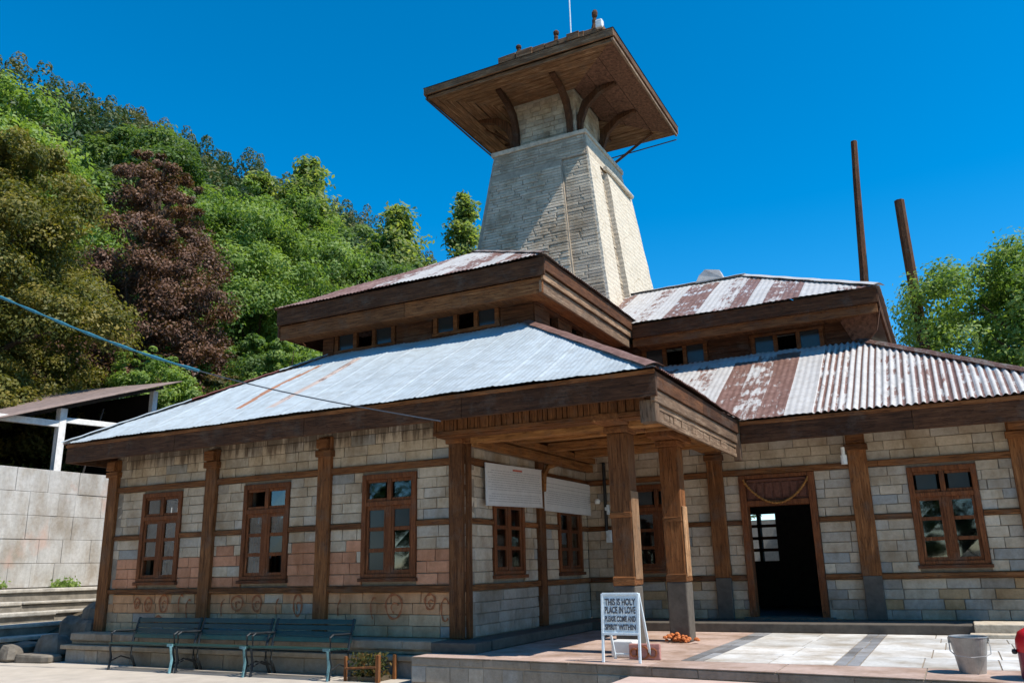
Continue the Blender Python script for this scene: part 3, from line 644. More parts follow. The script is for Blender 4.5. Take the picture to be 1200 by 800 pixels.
cap((-2.75, 5.15, 8.31), (-2.68, 8.5, 8.31), .16, WHITE, .5); cap((.6, 1.93, 6.54), (-2.66, 5.19, 8.31), .1, GREYB, .5)
Q, c2 = plane((0, 6.78, 6.40), (1, 0, 0), (0, 1, 0), .555); t2 = 3.3/c2
seq = ['w', 'g', 'w', 'w', 'n', 'w', 'g', 'g', 'w', 'n', 'g', 'w', 'p', 'g', 'w', 'w', 'n', 'g', 'n']
def rw_up(u, t, i):
    k = seq[int((u+1.0)/.38) % len(seq)]
    if t > 3.45: k = 'w'
    return {'w': (*WHITE, .42), 'g': (*ZINC, .585), 'n': (*WHITE, .505), 'p': (*WHITE, .56)}[k]
roof('upper_roof', Q, -1.0, 5.9, lambda u: max(0, (.56-u)/c2), lambda u: max(0, min(t2, (5.9-u)/c2)), rw_up, pitch=.127, amp=.006, nt=12)
Q, c2 = plane((5.9, 0, 6.40), (0, 1, 0), (-1, 0, 0), .555); roof('upper_roof', Q, 6.78, 13.4, lambda u: 0, lambda u: max(0, min((u-6.78)/c2, (13.4-u)/c2, t2)), lambda u, t, i: (*WHITE, .4), amp=.008, nt=4)
Q, c2 = plane((0, 13.4, 6.40), (1, 0, 0), (0, -1, 0), .555); roof('upper_roof', Q, -1.0, 5.9, lambda u: 0, lambda u: max(0, min(t2, (5.9-u)/c2)), lambda u, t, i: (*WHITE, .4), amp=.008, nt=4, step=3)
m = MB(); m.box((-.1, 12.4, 3), (5.38, 12.5, 6.5)); m.box((5.3, 7.6, 3), (5.36, 12.4, 6.5)); m.box((-5.05, 8.2, 3), (-.1, 8.3, 6.6)); m.build('rear_planking', 'dark_wood_x', T)
cap((5.9, 6.78, 6.42), (2.58, 10.1, 8.26), .15, WHITE, .38); cap((2.65, 10.08, 8.25), (-.6, 10.08, 8.25), .18, WHITE, .36)
m = MB(); m.idx([(1.35, 9.9, 8.2), (2.1, 9.9, 8.22), (2.0, 9.95, 8.48), (1.62, 9.95, 8.56), (1.45, 9.95, 8.42), (1.35, 10.3, 8.2), (2.1, 10.3, 8.22), (2.0, 10.25, 8.48), (1.62, 10.25, 8.56), (1.45, 10.25, 8.42)], [(0, 1, 2, 3, 4), (9, 8, 7, 6, 5), (1, 6, 7, 2), (2, 7, 8, 3), (3, 8, 9, 4), (4, 9, 5, 0)], (*WHITE, .3)); m.build('ridge_flashing', 'tin', T)

# tower
CX, CY = -2.728, 10.487
bz = lambda z: 2.204-.131*(z-7.4)
TW = MB(); z0, z1 = 4.5, 12.95; a0, a1 = bz(z0)-.035, bz(z1)-.035
TW.idx([(CX-a0, CY-a0, z0), (CX+a0, CY-a0, z0), (CX+a0, CY+a0, z0), (CX-a0, CY+a0, z0), (CX-a1, CY-a1, z1), (CX+a1, CY-a1, z1), (CX+a1, CY+a1, z1), (CX-a1, CY+a1, z1)], [(0, 1, 5, 4), (1, 2, 6, 5), (2, 3, 7, 6), (3, 0, 4, 7), (4, 5, 6, 7)])
tw = TW.build('tower', 'grey_plaster', T)
front = lambda s, z, d: (CX+s*bz(z), CY-bz(z)-d, z)
rightf = lambda s, z, d: (CX+bz(z)+d, CY+s*bz(z), z)
leftf = lambda s, z, d: (CX-bz(z)-d, CY+s*bz(z), z)
tpal = lambda u, v: vary(((.56, .475, .36) if R.random() < .75 else (.47, .40, .31)), .82, 1.1)
b = MB()
bricks(b, front, .53, .985, 7.0, 12.2, 54, .42, tpal, gap=.010, jit=.006, bev=.018)
b.build('brick_strip', 'tower_stone', tw); b = MB()
bricks(b, rightf, -.46, -.30, 7.0, 12.2, 46, .2, tpal, gap=.012, jit=.012, bev=.012)
b.build('brick_strip', 'tower_stone', tw); b = MB()
bricks(b, leftf, -1, 1, 7.0, 12.2, 46, .19, tpal, gap=.012, jit=.01, bev=.012)
b.build('brickwork', 'tower_stone', tw)
def fslab(name, P, s0, s1, v0, v1, d, mat, bev=.02, nz=16, wav=.006, sfun=None):
    m = MB(); pts = []; ns = 5
    for k in range(nz+1):
        z = v0+(v1-v0)*k/nz; e0, e1 = (s0, s1) if sfun is None else sfun(z)
        for j in range(ns+1):
            s = e0+(e1-e0)*j/ns; pts.append(P(s, z, d+R.uniform(-wav, wav)))
    nn = len(pts); i0 = nn
    for k in range(nz+1):
        z = v0+(v1-v0)*k/nz; e0, e1 = (s0, s1) if sfun is None else sfun(z)
        pts += [P(e0, z, -.05), P(e1, z, -.05)]
    W_ = ns+1; fs = [(k*W_+j, k*W_+j+1, (k+1)*W_+j+1, (k+1)*W_+j) for k in range(nz) for j in range(ns)]
    fs += [(nn+2*k, k*W_, (k+1)*W_, nn+2*k+2) for k in range(nz)]+[(k*W_+ns, nn+2*k+1, nn+2*k+3, (k+1)*W_+ns) for k in range(nz)]
    fs += [tuple(nz*W_+j for j in range(ns+1))+(nn+2*nz+1, nn+2*nz)]
    m.idx(pts, fs); return m.build(name, mat, tw, smooth=False)
# broad facing with its lit edge, rough thin courses over it
pe = lambda z: .5125+(.587-.5125)*(11.476-z)/2.9
fslab('facing', front, -1.0, .52, 7.0, 12.25, .05, 'tower_mortar', sfun=lambda z: (-.99, pe(z)))
b = MB(); bricks(b, lambda s, z, d: front(-.93+(pe(z)-.012+.93)*s, z, d+.075), 0, 1, 7.2, 12.05, 54, .24, lambda u, v: vary((.60, .51, .39), .86, 1.08), gap=.014, jit=.009, bev=.014); b.build('thin_courses', 'tower_stone', tw)
b = MB(); bricks(b, lambda u, z, d: front(u, z, d+.035), -.97, .97, 12.27, 12.92, 7, .36, lambda u, v: vary((.52, .44, .335), .82, 1.08), gap=.014, jit=.008, bev=.014); b.build('thin_courses', 'tower_stone', tw)
fslab('upper_band', front, -1.0, 1.0, 12.25, 12.95, .015, 'tower_mortar'); fslab('upper_band', rightf, -.995, 1.0, 12.25, 12.95, .03, 'grey_plaster')
fslab('corner_pilaster', rightf, -.995, -.47, 7.0, 12.25, .035, 'tower_plaster'); fslab('buttress', rightf, -.32, 1.0, 7.0, 12.05, .16, 'tower_plaster', wav=.010)
m = MB(); m.tube([rightf(-.42, 12.15, .16), rightf(0, 12.12, .2), rightf(.9, 12.05, .22)], .07, 8); m.build('buttress_cap', 'tower_plaster', tw)
L = MB(); e = bz(12.95)+.07; L.box((CX-e, CY-e, 12.93), (CX+e, CY+e, 13.07), jit=.012); L.box((CX-e+.06, CY-e+.06, 13.07), (CX+e-.06, CY+e-.06, 13.11)); L.build('ledge', 'grey_plaster', tw, bevel=.03)
NK = MB(); NK.box((CX-1.0, CY-1.0, 13.1), (CX+1.0, CY+1.0, 14.85)); NK.build('neck', 'grey_plaster', tw)
b = MB(); bricks(b, lambda u, v, d: (CX+u, CY-1.03-d, v), -1, 1, 13.12, 14.7, 10, .3, tpal, jit=.008); b.build('neck_brickwork', 'tower_stone', tw); b = MB(); bricks(b, lambda u, v, d: (CX+1.03+d, CY+u, v), -1, 1, 13.12, 14.7, 10, .3, tpal, jit=.008); b.build('neck_brickwork', 'tower_stone', tw)
# tower roof
E_ = 3.05; RF = MB(); RY = 10.5; rx = 1.85
RF.idx([(CX-E_, RY-E_, 14.95), (CX+E_, RY-E_, 14.95), (CX+E_, RY+E_, 14.95), (CX-E_, RY+E_, 14.95), (CX-rx, RY, 17.0), (CX+rx, RY, 17.0)], [(0, 1, 5, 4), (1, 2, 5), (2, 3, 4, 5), (3, 0, 4)], (*GREYB, .5)); RF.build('tower_roof', 'tin', tw)
def tboards(name, mat, specs):
    for a, b in specs: MB().box(a, b, jit=.006).build(name, mat, tw, bevel=.01)
tboards('tower_fascia', 'tower_wood_x', [((CX-E_+.02, RY-E_+.02, 14.72), (CX+E_-.02, RY-E_+.08, 14.94)), ((CX-E_+.12, RY-E_+.12, 14.60), (CX+E_-.12, RY-E_+.20, 14.715)), ((CX-E_+.02, RY+E_-.08, 14.68), (CX+E_-.02, RY+E_-.02, 14.94))])
tboards('tower_fascia', 'tower_wood_y', [((CX+E_-.08, RY-E_+.09, 14.76), (CX+E_-.02, RY+E_-.09, 14.94)), ((CX-E_+.02, RY-E_+.09, 14.70), (CX-E_+.08, RY+E_-.09, 14.94))])
tboards('edge_strip', 'pale_wood_y', [((CX+E_-.11, RY-E_+.09, 14.61), (CX+E_-.045, RY+E_-.05, 14.70))])
SO = MB(); q = E_-.12
fr = lambda x, y, z: (CX+x, RY+y, z)
ring_o = [(-q, -q), (q, -q), (q, q), (-q, q)]; ring_i = [(-1.05, -1.05), (1.05, -1.05), (1.05, 1.05), (-1.05, 1.05)]
def soff(k, mat, n=9):
    m = MB(); a, b2 = ring_o[k], ring_o[(k+1) % 4]; c, d_ = ring_i[k], ring_i[(k+1) % 4]
    for i in range(n):
        t0, t1 = i/n, (i+1)/n-.012; lerp = lambda p, q_, t: (p[0]+(q_[0]-p[0])*t, p[1]+(q_[1]-p[1])*t)
        za = 14.66+.1*t0+R.uniform(-.012, .012); zb = za+.1/n+R.uniform(-.01, .01)
        A, B, C_, D = lerp(a, c, t0), lerp(b2, d_, t0), lerp(b2, d_, t1), lerp(a, c, t1)
        m.idx([fr(*A, za), fr(*B, za), fr(*C_, zb), fr(*D, zb)]+[fr(*A, za+.03), fr(*B, za+.03), fr(*C_, zb+.03), fr(*D, zb+.03)], [(0, 3, 2, 1), (4, 5, 6, 7), (0, 1, 5, 4), (2, 3, 7, 6)])
    return m.build('tower_soffit', mat, tw)
soff(0, 'tower_wood_x'); soff(1, 'brown_mesh', 3); soff(2, 'tower_wood_x'); soff(3, 'tower_wood_y')
def bracket(x, y, ox, oy):
    m = MB(); th = .07; px, py = -oy, ox; th = .085; prof = [(0, 13.15), (.12, 13.2), (.17, 13.7), (.34, 14.12), (.72, 14.46), (1.25, 14.62), (1.25, 14.70), (.62, 14.62), (.2, 14.35), (.02, 13.9)]
    P0 = [Vector((x+ox*a+px*th, y+oy*a+py*th, z)) for a, z in prof]; P1 = [p-Vector((px, py, 0))*2*th for p in P0]; n = len(prof)
    m.idx(P0+P1, [tuple(range(n)), tuple(range(n, 2*n))[::-1]]+[(k, n+k, n+(k+1) % n, (k+1) % n) for k in range(n)]); m.build('bracket', 'dark_wood_z', tw, bevel=.01)
for s in (-.88, .88):
    bracket(CX+s, CY-1.04, 0, -1); bracket(CX+1.04, CY+s, 1, 0); bracket(CX-1.04, CY+s, -1, 0); bracket(CX+s, CY+1.04, 0, 1)
m = MB(); m.bar((CX+1.1, CY+1.4, 13.2), (CX+2.3, CY+2.5, 14.66), .08); m.bar((CX-1.2, CY-.6, 13.7), (CX-2.1, CY-.2, 14.62), .06); m.bar((CX-1.2, CY+.4, 13.9), (CX-2.3, CY-.5, 14.6), .05); m.build('strut', 'dark_wood_z', tw)
m = MB(); z = 14.58; m.tube([(CX-E_+.06, RY-E_+.1, 14.63), (CX-E_+.06, RY, 14.60), (CX-E_+.06, RY+E_-.3, 14.62)], .03, 6); m.build('hanging_cable', 'dark_cable', tw); m = MB(); m.tube([(CX+E_-.1, RY+E_+.0, 14.52), (CX+.4, RY+E_+.05, 14.46), (CX-E_, RY+E_+.05, 14.5)], .02, 6); m.build('hanging_cable', 'dark_cable', tw)
RC = MB(); x = CX-rx
while x < CX+rx-.05:
    e = min(x+R.uniform(.35, .7), CX+rx); RC.box((x+.005, RY-.42+R.uniform(-.03, .03), 16.82), (e-.005, RY+.42, 17.13+R.uniform(-.02, .04)), jit=.012); x = e
RC.box((CX+.62, RY-.47, 16.92), (CX+1.05, RY-.425, 17.16)); RC.build('roof_ridge', 'tower_wood_x', tw, bevel=.015)
def finial(x, z, h, lean=0):
    m = MB(); m.lathe([(0, 0), (.11, .01), (.09, .1), (.06, h*.35), (.075, h*.5), (.05, h*.62), (.09, h*.72), (.1, h*.85), (.06, h*.97), (0, h)], 8); o = m.build('finial', 'dark_wood_z', tw, loc=(x, RY-.2, z)); o.rotation_euler = (0, lean, 0)
finial(CX-1.15, 17.1, .45, -.1); finial(CX+.15, 17.12, .5, .05); finial(CX+1.45, 17.12, .78, .1)
m = MB(); m.idx([(CX-.72, RY-.2, 17.1), (CX-.15, RY-.2, 17.1), (CX-.35, RY-.2, 17.25), (CX-.6, RY-.2, 17.28), (CX-.72, RY-.05, 17.1), (CX-.15, RY-.05, 17.1), (CX-.35, RY-.05, 17.25), (CX-.6, RY-.05, 17.28)], [(0, 1, 2, 3), (7, 6, 5, 4), (3, 2, 6, 7), (1, 5, 6, 2), (0, 3, 7, 4)]); m.build('ridge_stone', 'boulder', tw)
m = MB(); m.tube([(CX+.68, RY-.2, 17.1), (CX+.68, RY-.2, 18.6)], .022, 6); m.build('lightning_rod', 'pale_paint', tw)
m = MB(); m.box((CX+1.62, RY-.5, 17.02), (CX+1.84, RY-.3, 17.3)); m.build('ridge_stone', 'white_paint', tw, bevel=.03)
# wall lamp and junction boxes are little fittings of the temple
m = MB(); m.tube([F2(5.0, .12, 2.62), F2(5.0, .12, 2.78)], .055, 10); m.tube([F2(5.0, .12, 2.78), F2(5.0, .12, 2.92)], .035, 10); m.build('wall_lamp', 'lamp_white', T)
for (x, z, w_, h) in ((.45, 2.06, .10, .19), (.47, 1.54, .11, .24)): m = MB(); m.box((x-w_/2, 0, z-h/2), (x+w_/2, .07, z+h/2), F2); m.box((x-w_/2+.02, .07, z-.02), (x+w_/2-.02, .085, z+.05), F2); m.build('switch_box', 'pale_paint', T, bevel=.008)
m = MB(); m.lathe([(0, 0), (.05, .0), (.06, .06), (.03, .1), (0, .1)], 10); o = m.build('wall_bell', 'lamp_white', T, loc=(.28, 4.75, 2.18)); 
m = MB(); m.tube([(.43, 4.80, 1.65), (.43, 4.80, 3.0)], .035, 8); m.build('conduit', 'black_plastic', T)

# ------------------------------------------------------------------ things on and around the temple
# notice boards
def notice(u0, u1, z0, z1, tilt, label, seed):
    r = random.Random(seed); w_ = u1-u0; h = z1-z0
    o = empty('notice_board', S1(u0, .09, z0), math.pi/2); tag(o, label, 'notice board', 'white notice boards on the porch wall')
    m = MB(); m.box((0, 0, 0), (w_, .025, h)); p = m.build('panel', 'board_white', o, bevel=.004)
    t = MB(); z = h-.10
    hd = MB(); hd.box((w_*.45, -.003, h-.075), (w_*.62, -.001, h-.045))
    if seed == 1: hd.build('heading', 'red_ink', o)
    while z > .06:
        x = .06+(r.uniform(0, .12) if r.random() < .3 else 0)
        while x < w_-.12:
            L = r.uniform(.03, .13); t.box((x, -.003, z), (min(x+L, w_-.06), -.001, z+.008)); x += L+.022
        z -= r.choice((.038, .038, .038, .07))
    t.build('lettering', 'faint_ink', o)
    m = MB(); fw = .012; m.box((-fw, -.006, -fw), (w_+fw, .02, -.001)); m.box((-fw, -.006, h+.001), (w_+fw, .02, h+fw)); m.build('rim', 'board_white', o)
    o.rotation_euler = (tilt[0], tilt[1], math.pi/2); return o
notice(.53, 2.58, 1.95, 2.60, (.0, -.03, 0), 'white notice board with a small red heading, nearer the front corner post', 1)
notice(2.68, 4.95, 1.97, 2.56, (.0, .0, 0), 'white notice board without red heading, nearer the inner corner of the porch', 2)

# benches
def make_bench():
    o = empty('park_bench')
    L = 1.54
    for x in (.03, L-.03):
        f = MB()
        f.tube([(x, -.42, 0), (x, -.39, .2), (x, -.43, .40)], .021, 6); f.tube([(x, -.43, .40), (x, -.2, .385), (x, 0, .37)], .022, 6)
        f.tube([(x, .1, 0), (x, .0, .2), (x, .0, .37), (x, .05, .55), (x, .13, .80)], .022, 6)
        f.tube([(x, -.40, .41), (x, -.42, .58), (x, -.36, .61), (x, -.1, .60), (x, .06, .60)], .018, 6); f.tube([(x, -.39, .14), (x, -.2, .20), (x, .04, .12)], .012, 6)
        f.build('iron_frame', 'iron', o)
    s = MB()
    for k in range(5): s.box((0, -.44+.085*k, .405-.005*k), (L, -.44+.085*k+.066, .43-.005*k), jit=.002)
    s.build('seat', 'teal_paint', o, bevel=.006)
    b_ = MB()
    for k in range(4):
        z = .47+.085*k; y = .025+.027*k; b_.idx([(0, y-.012, z), (L, y-.012, z), (L, y+.012, z), (0, y+.012, z), (0, y+.010, z+.068), (L, y+.010, z+.068), (L, y+.034, z+.068), (0, y+.034, z+.068)], [(0, 1, 5, 4), (3, 7, 6, 2), (4, 5, 6, 7), (0, 3, 2, 1), (1, 2, 6, 5), (0, 4, 7, 3)])
    b_.build('backrest', 'teal_paint', o, bevel=.006)
    return o
bench0 = make_bench(); lab = ['dark teal slatted bench nearest the stone steps and boulders', 'dark teal slatted bench between the two other benches', 'dark teal slatted bench beside the small leafy planter']
for i, x in enumerate((-6.24, -4.67, -3.09)):
    o = bench0 if i == 0 else copy_tree(bench0); o.location = (x, -.72, -.5); o.rotation_euler = (0, 0, R.uniform(-.01, .01)); tag(o, lab[i], 'bench', 'teal benches along the plinth')
    fr = MB()
    for xx in ((1.51,) if i != 1 else (1.51,)): fr.tube([(xx+.005, -.465, 0), (xx+.005, -.435, .2), (xx+.005, -.475, .40)], .022, 6); fr.box((xx-.10, -.462, .395), (xx+.02, -.442, .435))
    fr.build('sunlit_front_leg', 'sunlit_teal', o)  # pale front leg: sun catching the leg fronts put into the paint colour

# planter by the benches
def leaves(center, rad, n, size, seed, tone=(.2, .9)):
    rr = np.random.default_rng(seed); c = np.array(center)+rr.normal(size=(n, 3))*np.array(rad)*.5
    return c, rr
def leaf_mesh(name, C, N, S, tone, mat, parent=None):
    """diamond leaf cards: centres C, normals N, sizes S, tone per leaf"""
    n = len(C); rr = np.random.default_rng(n); N = N/np.linalg.norm(N, axis=1)[:, None]
    A = np.cross(N, rr.normal(size=(n, 3))); A /= np.linalg.norm(A, axis=1)[:, None]; B = np.cross(N, A); S = S[:, None]
    V = np.empty((n, 4, 3)); V[:, 0] = C-A*S; V[:, 1] = C-B*S*.48+N*S*.16; V[:, 2] = C+A*S; V[:, 3] = C+B*S*.48+N*S*.16
    me = bpy.data.meshes.new(name); me.vertices.add(4*n); me.vertices.foreach_set('co', V.astype(np.float32).ravel())
    me.loops.add(4*n); me.loops.foreach_set('vertex_index', np.arange(4*n, dtype=np.int32)); me.polygons.add(n); me.polygons.foreach_set('loop_start', np.arange(0, 4*n, 4, dtype=np.int32))
    me.update(calc_edges=True); at = me.attributes.new('col', 'FLOAT_COLOR', 'FACE'); q = np.ones((n, 4), np.float32); q[:, 0] = tone; at.data.foreach_set('color', q.ravel())
    me.materials.append(MATS[mat]); o = bpy.data.objects.new(name, me); col.objects.link(o)
    if parent: o.parent = parent
    return o
pt = empty('planter', (-1.05, -.78, -.5)); tag(pt, 'low wooden planter with yellow-green leaves at the end of the benches', 'planter')
m = MB(); m.bar((.26, -.28, 0), (.26, -.28, .36), .06); m.bar((-.3, -.3, .17), (.25, -.3, .20), .03); m.bar((-.3, -.28, 0), (-.3, -.28, .33), .04); m.bar((.26, .12, 0), (.26, .12, .33), .05); m.bar((-.3, .12, 0), (-.3, .12, .33), .05); m.build('frame', 'wood_z', pt, bevel=.008)
rr = np.random.default_rng(3); n = 700; C = rr.uniform((-.28, -.26, .0), (.22, .1, .36), (n, 3)); leaf_mesh('foliage', C, rr.normal(size=(n, 3))+(0, -1, .6), rr.uniform(.02, .045, n), rr.uniform(0, 1, n), 'leaf_rust', pt)
m = MB(); m.box((-.28, -.26, 0), (.22, .1, .06)); m.build('soil_bed', 'soil', pt)

# A-frame sign
sg = empty('sandwich_board', (2.76, -.98, -.15)); tag(sg, 'pale blue metal sandwich board with four lines of black lettering', 'sign')
m = MB(); lean = .06
for x in (-.235, .235): m.bar((x, 0, 0), (x, lean, .80), .03); 
for x in (-.235, .235): m.bar((x, .42, 0), (x, lean+.02, .80), .028)
m.bar((-.235, lean, .795), (.235, lean, .795), .03); m.bar((-.235, .022, .33), (.235, .022, .33), .03); m.bar((-.235, .41, .06), (.235, .41, .06), .02); m.build('frame', 'pale_paint', sg, bevel=.004)
m = MB(); m.idx([(-.22, .02, .345), (.22, .02, .345), (.22, .054, .78), (-.22, .054, .78), (-.22, .035, .345), (.22, .035, .345), (.22, .069, .78), (-.22, .069, .78)], [(0, 1, 2, 3), (7, 6, 5, 4), (0, 4, 5, 1), (2, 6, 7, 3), (1, 5, 6, 2), (0, 3, 7, 4)]); m.build('panel', 'pale_paint', sg)
tm = MB()
def text(body, size, x, z, parent, mat, y):
    cu = bpy.data.curves.new('text', 'FONT'); cu.body = body; cu.size = size; cu.align_x = 'CENTER'; cu.extrude = .001; cu.offset = .0025
    t = bpy.data.objects.new('lettering', cu); col.objects.link(t); dg = bpy.context.evaluated_depsgraph_get(); me = bpy.data.meshes.new_from_object(t.evaluated_get(dg)); bpy.data.objects.remove(t)
    xs_ = [v.co.x for v in me.vertices]; sc = min(1.3, .40/(max(xs_)-min(xs_)))
    me.materials.clear(); me.materials.append(MATS[mat]); o = bpy.data.objects.new('lettering', me); col.objects.link(o); o.parent = parent; o.location = (x, y, z); o.rotation_euler = (math.radians(90)-.078, 0, 0); o.scale = (sc, 1.15, 1)
for k, tx in enumerate(('THIS IS HOLY', 'PLACE IN LOVE', 'PLEASE COME AND', 'SPIRIT WITHIN')): text(tx, .095 if k < 2 else .075, 0, .665-.095*k, sg, 'ink', .013+.0078*(3.3-k))
# stone block and relief behind the sign
m = MB(); m.box((2.42, -.42, -.15), (2.72, -.2, .06), jit=.01); tag(m.build('stone_block', 'marble_white', bevel=.015), 'small white stone block on the porch floor behind the sandwich board', 'stone block')
rl = empty('carved_panel', (2.92, -.60, -.15)); tag(rl, 'pinkish carved stone panel with ring pattern leaning behind the sandwich board', 'carved panel')
m = MB(); m.box((-.2, 0, 0), (.2, .07, .19), jit=.006); m.build('slab', 'pink_relief', rl, bevel=.012)
m = MB()
for cx_, r_ in ((-.02, .075), (.11, .05), (-.13, .045)):
    for k in range(16): t0, t1 = k*math.tau/16, (k+1)*math.tau/16; m.bar((cx_+r_*math.cos(t0), -.004, .085+r_*math.sin(t0)), (cx_+r_*math.cos(t1), -.004, .085+r_*math.sin(t1)), .018)
m.build('ring_pattern', 'paint_mark', rl)
# marigold offering
m = MB(); rr = random.Random(4)
for k in range(42):
    a = rr.uniform(0, math.tau); d_ = abs(rr.gauss(0, .09)); px, py = 2.64+d_*math.cos(a)*1.5, 1.74+d_*math.sin(a)*.6; s = rr.uniform(.022, .04); h = max(0, .11-.3*d_)*rr.random()
    m.lathe([(0, 0), (s, s*.3), (s*1.05, s*.8), (s*.6, s*1.3), (0, s*1.4)], 7, (px, py, -.15+h))
tag(m.build('marigold_heap', 'marigold'), 'heap of orange marigold flowers at the foot of a porch post', 'flowers')
m = MB(); pts = [F2(3.2+1.15*t, .09-.02*math.sin(math.pi*t), 2.46-.44*math.sin(math.pi*t)**.75) for t in [k/40 for k in range(41)]]
for k in range(40): p = Vector(pts[k]); s = .022+.006*(k % 2); m.lathe([(0, -s), (s*.8, -s*.5), (s, 0), (s*.8, s*.5), (0, s)], 7, p)
m.tube(pts, .016, 5); tag(m.build('garland', 'garland_orange'), 'dull orange flower garland hanging in a swag across the doorway', 'garland')
# bucket
bk = empty('bucket', (6.52, -.86, -.15)); tag(bk, 'grey steel bucket standing on the white paving near the platform edge', 'bucket')
m = MB(); m.lathe([(0, .004), (.118, .004), (.122, 0), (.178, .345), (.185, .35), (.183, .358), (.174, .352), (.118, .02), (0, .018)], 36); m.build('pail', 'galvanised', bk, smooth=False)
m = MB(); m.tube([(.178, 0, .33), (.19, -.06, .26), (.185, -.13, .20), (.13, -.2, .18), (0, -.23, .17), (-.13, -.19, .18), (-.18, -.1, .22), (-.182, 0, .33)], .005, 6); m.build('handle', 'galvanised', bk)
m = MB(); m.box((.165, -.02, .29), (.19, .02, .345)); m.box((-.19, -.02, .29), (-.165, .02, .345)); m.build('lug', 'galvanised', bk)
# red container cut by the frame
rb = empty('plastic_bin', (7.165, -1.2, -.15)); tag(rb, 'rounded red and crimson plastic bin with a black knob at the right frame edge', 'bin')
m = MB(); m.lathe([(0, 0), (.225, 0), (.235, .02), (.235, .22), (.238, .25)], 40); m.build('body', 'crimson', rb, smooth=True)  # darker red than the lid: shade on the lower half put into colour
m = MB(); m.lathe([(.239, .25), (.246, .29), (.24, .36), (.21, .43), (.15, .465), (.07, .478), (0, .48)], 40); m.build('lid', 'red_plastic', rb, smooth=True)
m = MB(); m.lathe([(0, -.025), (.02, -.02), (.026, 0), (.02, .02), (0, .025)], 12, (-.26, -.03, .25)); m.build('knob', 'black_plastic', rb, smooth=True)

# cable from the eave
pts = []
A_, B_ = Vector((.16, -.95, 3.06)), Vector((-9.2, -2.0, 6.25))
for k in range(41): t = k/40; p = A_.lerp(B_, t); p.z -= .30*math.sin(math.pi*t); pts.append(p)
cb = MB(); cb.tube(pts[:20], .011, 6); cbo = cb.build('overhead_cable', 'dark_cable'); tag(cbo, 'sagging overhead cable, thin and dark at the temple, wrapped in teal sheath further out', 'cable')
m = MB(); m.tube(pts[19:]+[Vector((-14.0, -2.6, 7.9))], [.024+.010*math.sin(k*1.9) for k in range(23)], 7); m.build('sheath', 'teal_cable', cbo)
m = MB(); m.box((-8, 15.2, -.6), (14, 15.45, 2.2)); yw = m.build('yard_wall', 'white_paint'); tag(yw, 'plain whitewashed yard wall seen through the far window inside the doorway', 'wall')
# free standing poles behind
def pole(p, q, w0, w1, label):
    m = MB(); pts = [Vector(p).lerp(Vector(q), k/10)+Vector((.008*math.sin(k*2), .008*math.cos(k*3), 0)) for k in range(11)]; m.tube(pts, [w0+(w1-w0)*k/10 for k in range(11)], 7)
    o = m.build('timber_pole', 'dark_wood_z'); tag(o, label, 'pole', 'old timber poles behind the temple')
    b = MB(); c = Vector(p).lerp(Vector(q), .62); d = (Vector(q)-Vector(p)).normalized()
    for s in (0, .35): b.tube([c+d*s-d*.03, c+d*s+d*.03], w0*.95, 8)
    b.build('iron_band', 'iron', o)
pole((4.60, 16, -.5), (5.43, 16, 14.2), .20, .10, 'taller weathered timber pole rising above the right tin roof'); pole((6.65, 16, -.5), (6.48, 16, 11.85), .18, .15, 'shorter weathered timber pole rising out of the right tree')

# retaining wall, steps, boulders, shed
rw = empty('retaining_wall', (-12.3, 0, .8)); tag(rw, 'pale grey concrete block retaining wall with faint reddish stains left of the temple', 'wall')
m = MB(); m.box((-.4, -9, -1.5), (-.03, 12, 2.63)); m.build('core', 'mortar', rw)
b = MB(); bricks(b, lambda u, v, d: (d*1.0, u, v), -9, 12, -.02, 2.66, 5, .72, lambda u, v: vary((.50, .49, .465), .94, 1.05), gap=.008, jit=.006, bev=.006); b.build('blockwork', 'concrete_block', rw)
st = empty('stone_steps', (-11.5, 0, -.3)); tag(st, 'worn stone steps climbing to the retaining wall', 'steps')
for k, (xn, z) in enumerate(((-9.95, -.13), (-10.5, .09), (-10.9, .30), (-11.3, .51), (-11.7, .745))):
    m = MB(); rs_ = MB(); y = -6.0
    while y < 5: e = y+R.uniform(2.0, 3.6); dz = R.uniform(-.012, .012); m.box((-12.28+11.5, y+.006, z+.23), (xn+11.5+R.uniform(-.025, .025), e-.006, z+.3+dz), jit=.012); rs_.box((-12.28+11.5, y+.006, -.6), (xn+11.44, e-.006, z+.228), jit=.008); y = e
    so2 = m.build('step', 'step_stone', st, bevel=.02); rs_.build('riser', 'riser_stone', so2, bevel=.01)
def boulder(x, y, z, sx, sy, sz, label, seed, flat=0):
    rr = random.Random(seed); m = MB(); n, k = 12, 7; pts = []; ph = [rr.uniform(0, 6) for _ in range(6)]
    for i in range(k+1):
        th = math.pi*i/k
        for j in range(n):
            a = math.tau*j/n; dx, dy, dz = math.sin(th)*math.cos(a), math.sin(th)*math.sin(a), math.cos(th)
            pw = .6; dx, dy, dz = [math.copysign(abs(q_)**pw, q_) for q_ in (dx, dy, dz)]
            s = 1+.10*math.sin(3*dx+ph[0])+.09*math.sin(4*dy+ph[1])+.08*math.sin(4*dz+ph[2]); pts.append((dx*s*sx, dy*s*sy, dz*s*sz))
    m.idx(pts, [(i*n+j, (i+1)*n+j, (i+1)*n+(j+1) % n, i*n+(j+1) % n) for i in range(k) for j in range(n)])
    o = m.build('boulder', 'boulder', loc=(x, y, z), bevel=0); o.rotation_euler = (0, 0, rr.uniform(0, 3)); tag(o, label, 'boulder', 'boulders below the stone steps')
boulder(-9.3, .45, -.12, .27, .3, .32, 'rounded grey boulder leaning on the steps, tallest of the boulders', 1)
boulder(-9.75, -.3, -.35, .30, .22, .16, 'low rounded boulder at the foot of the steps', 2)
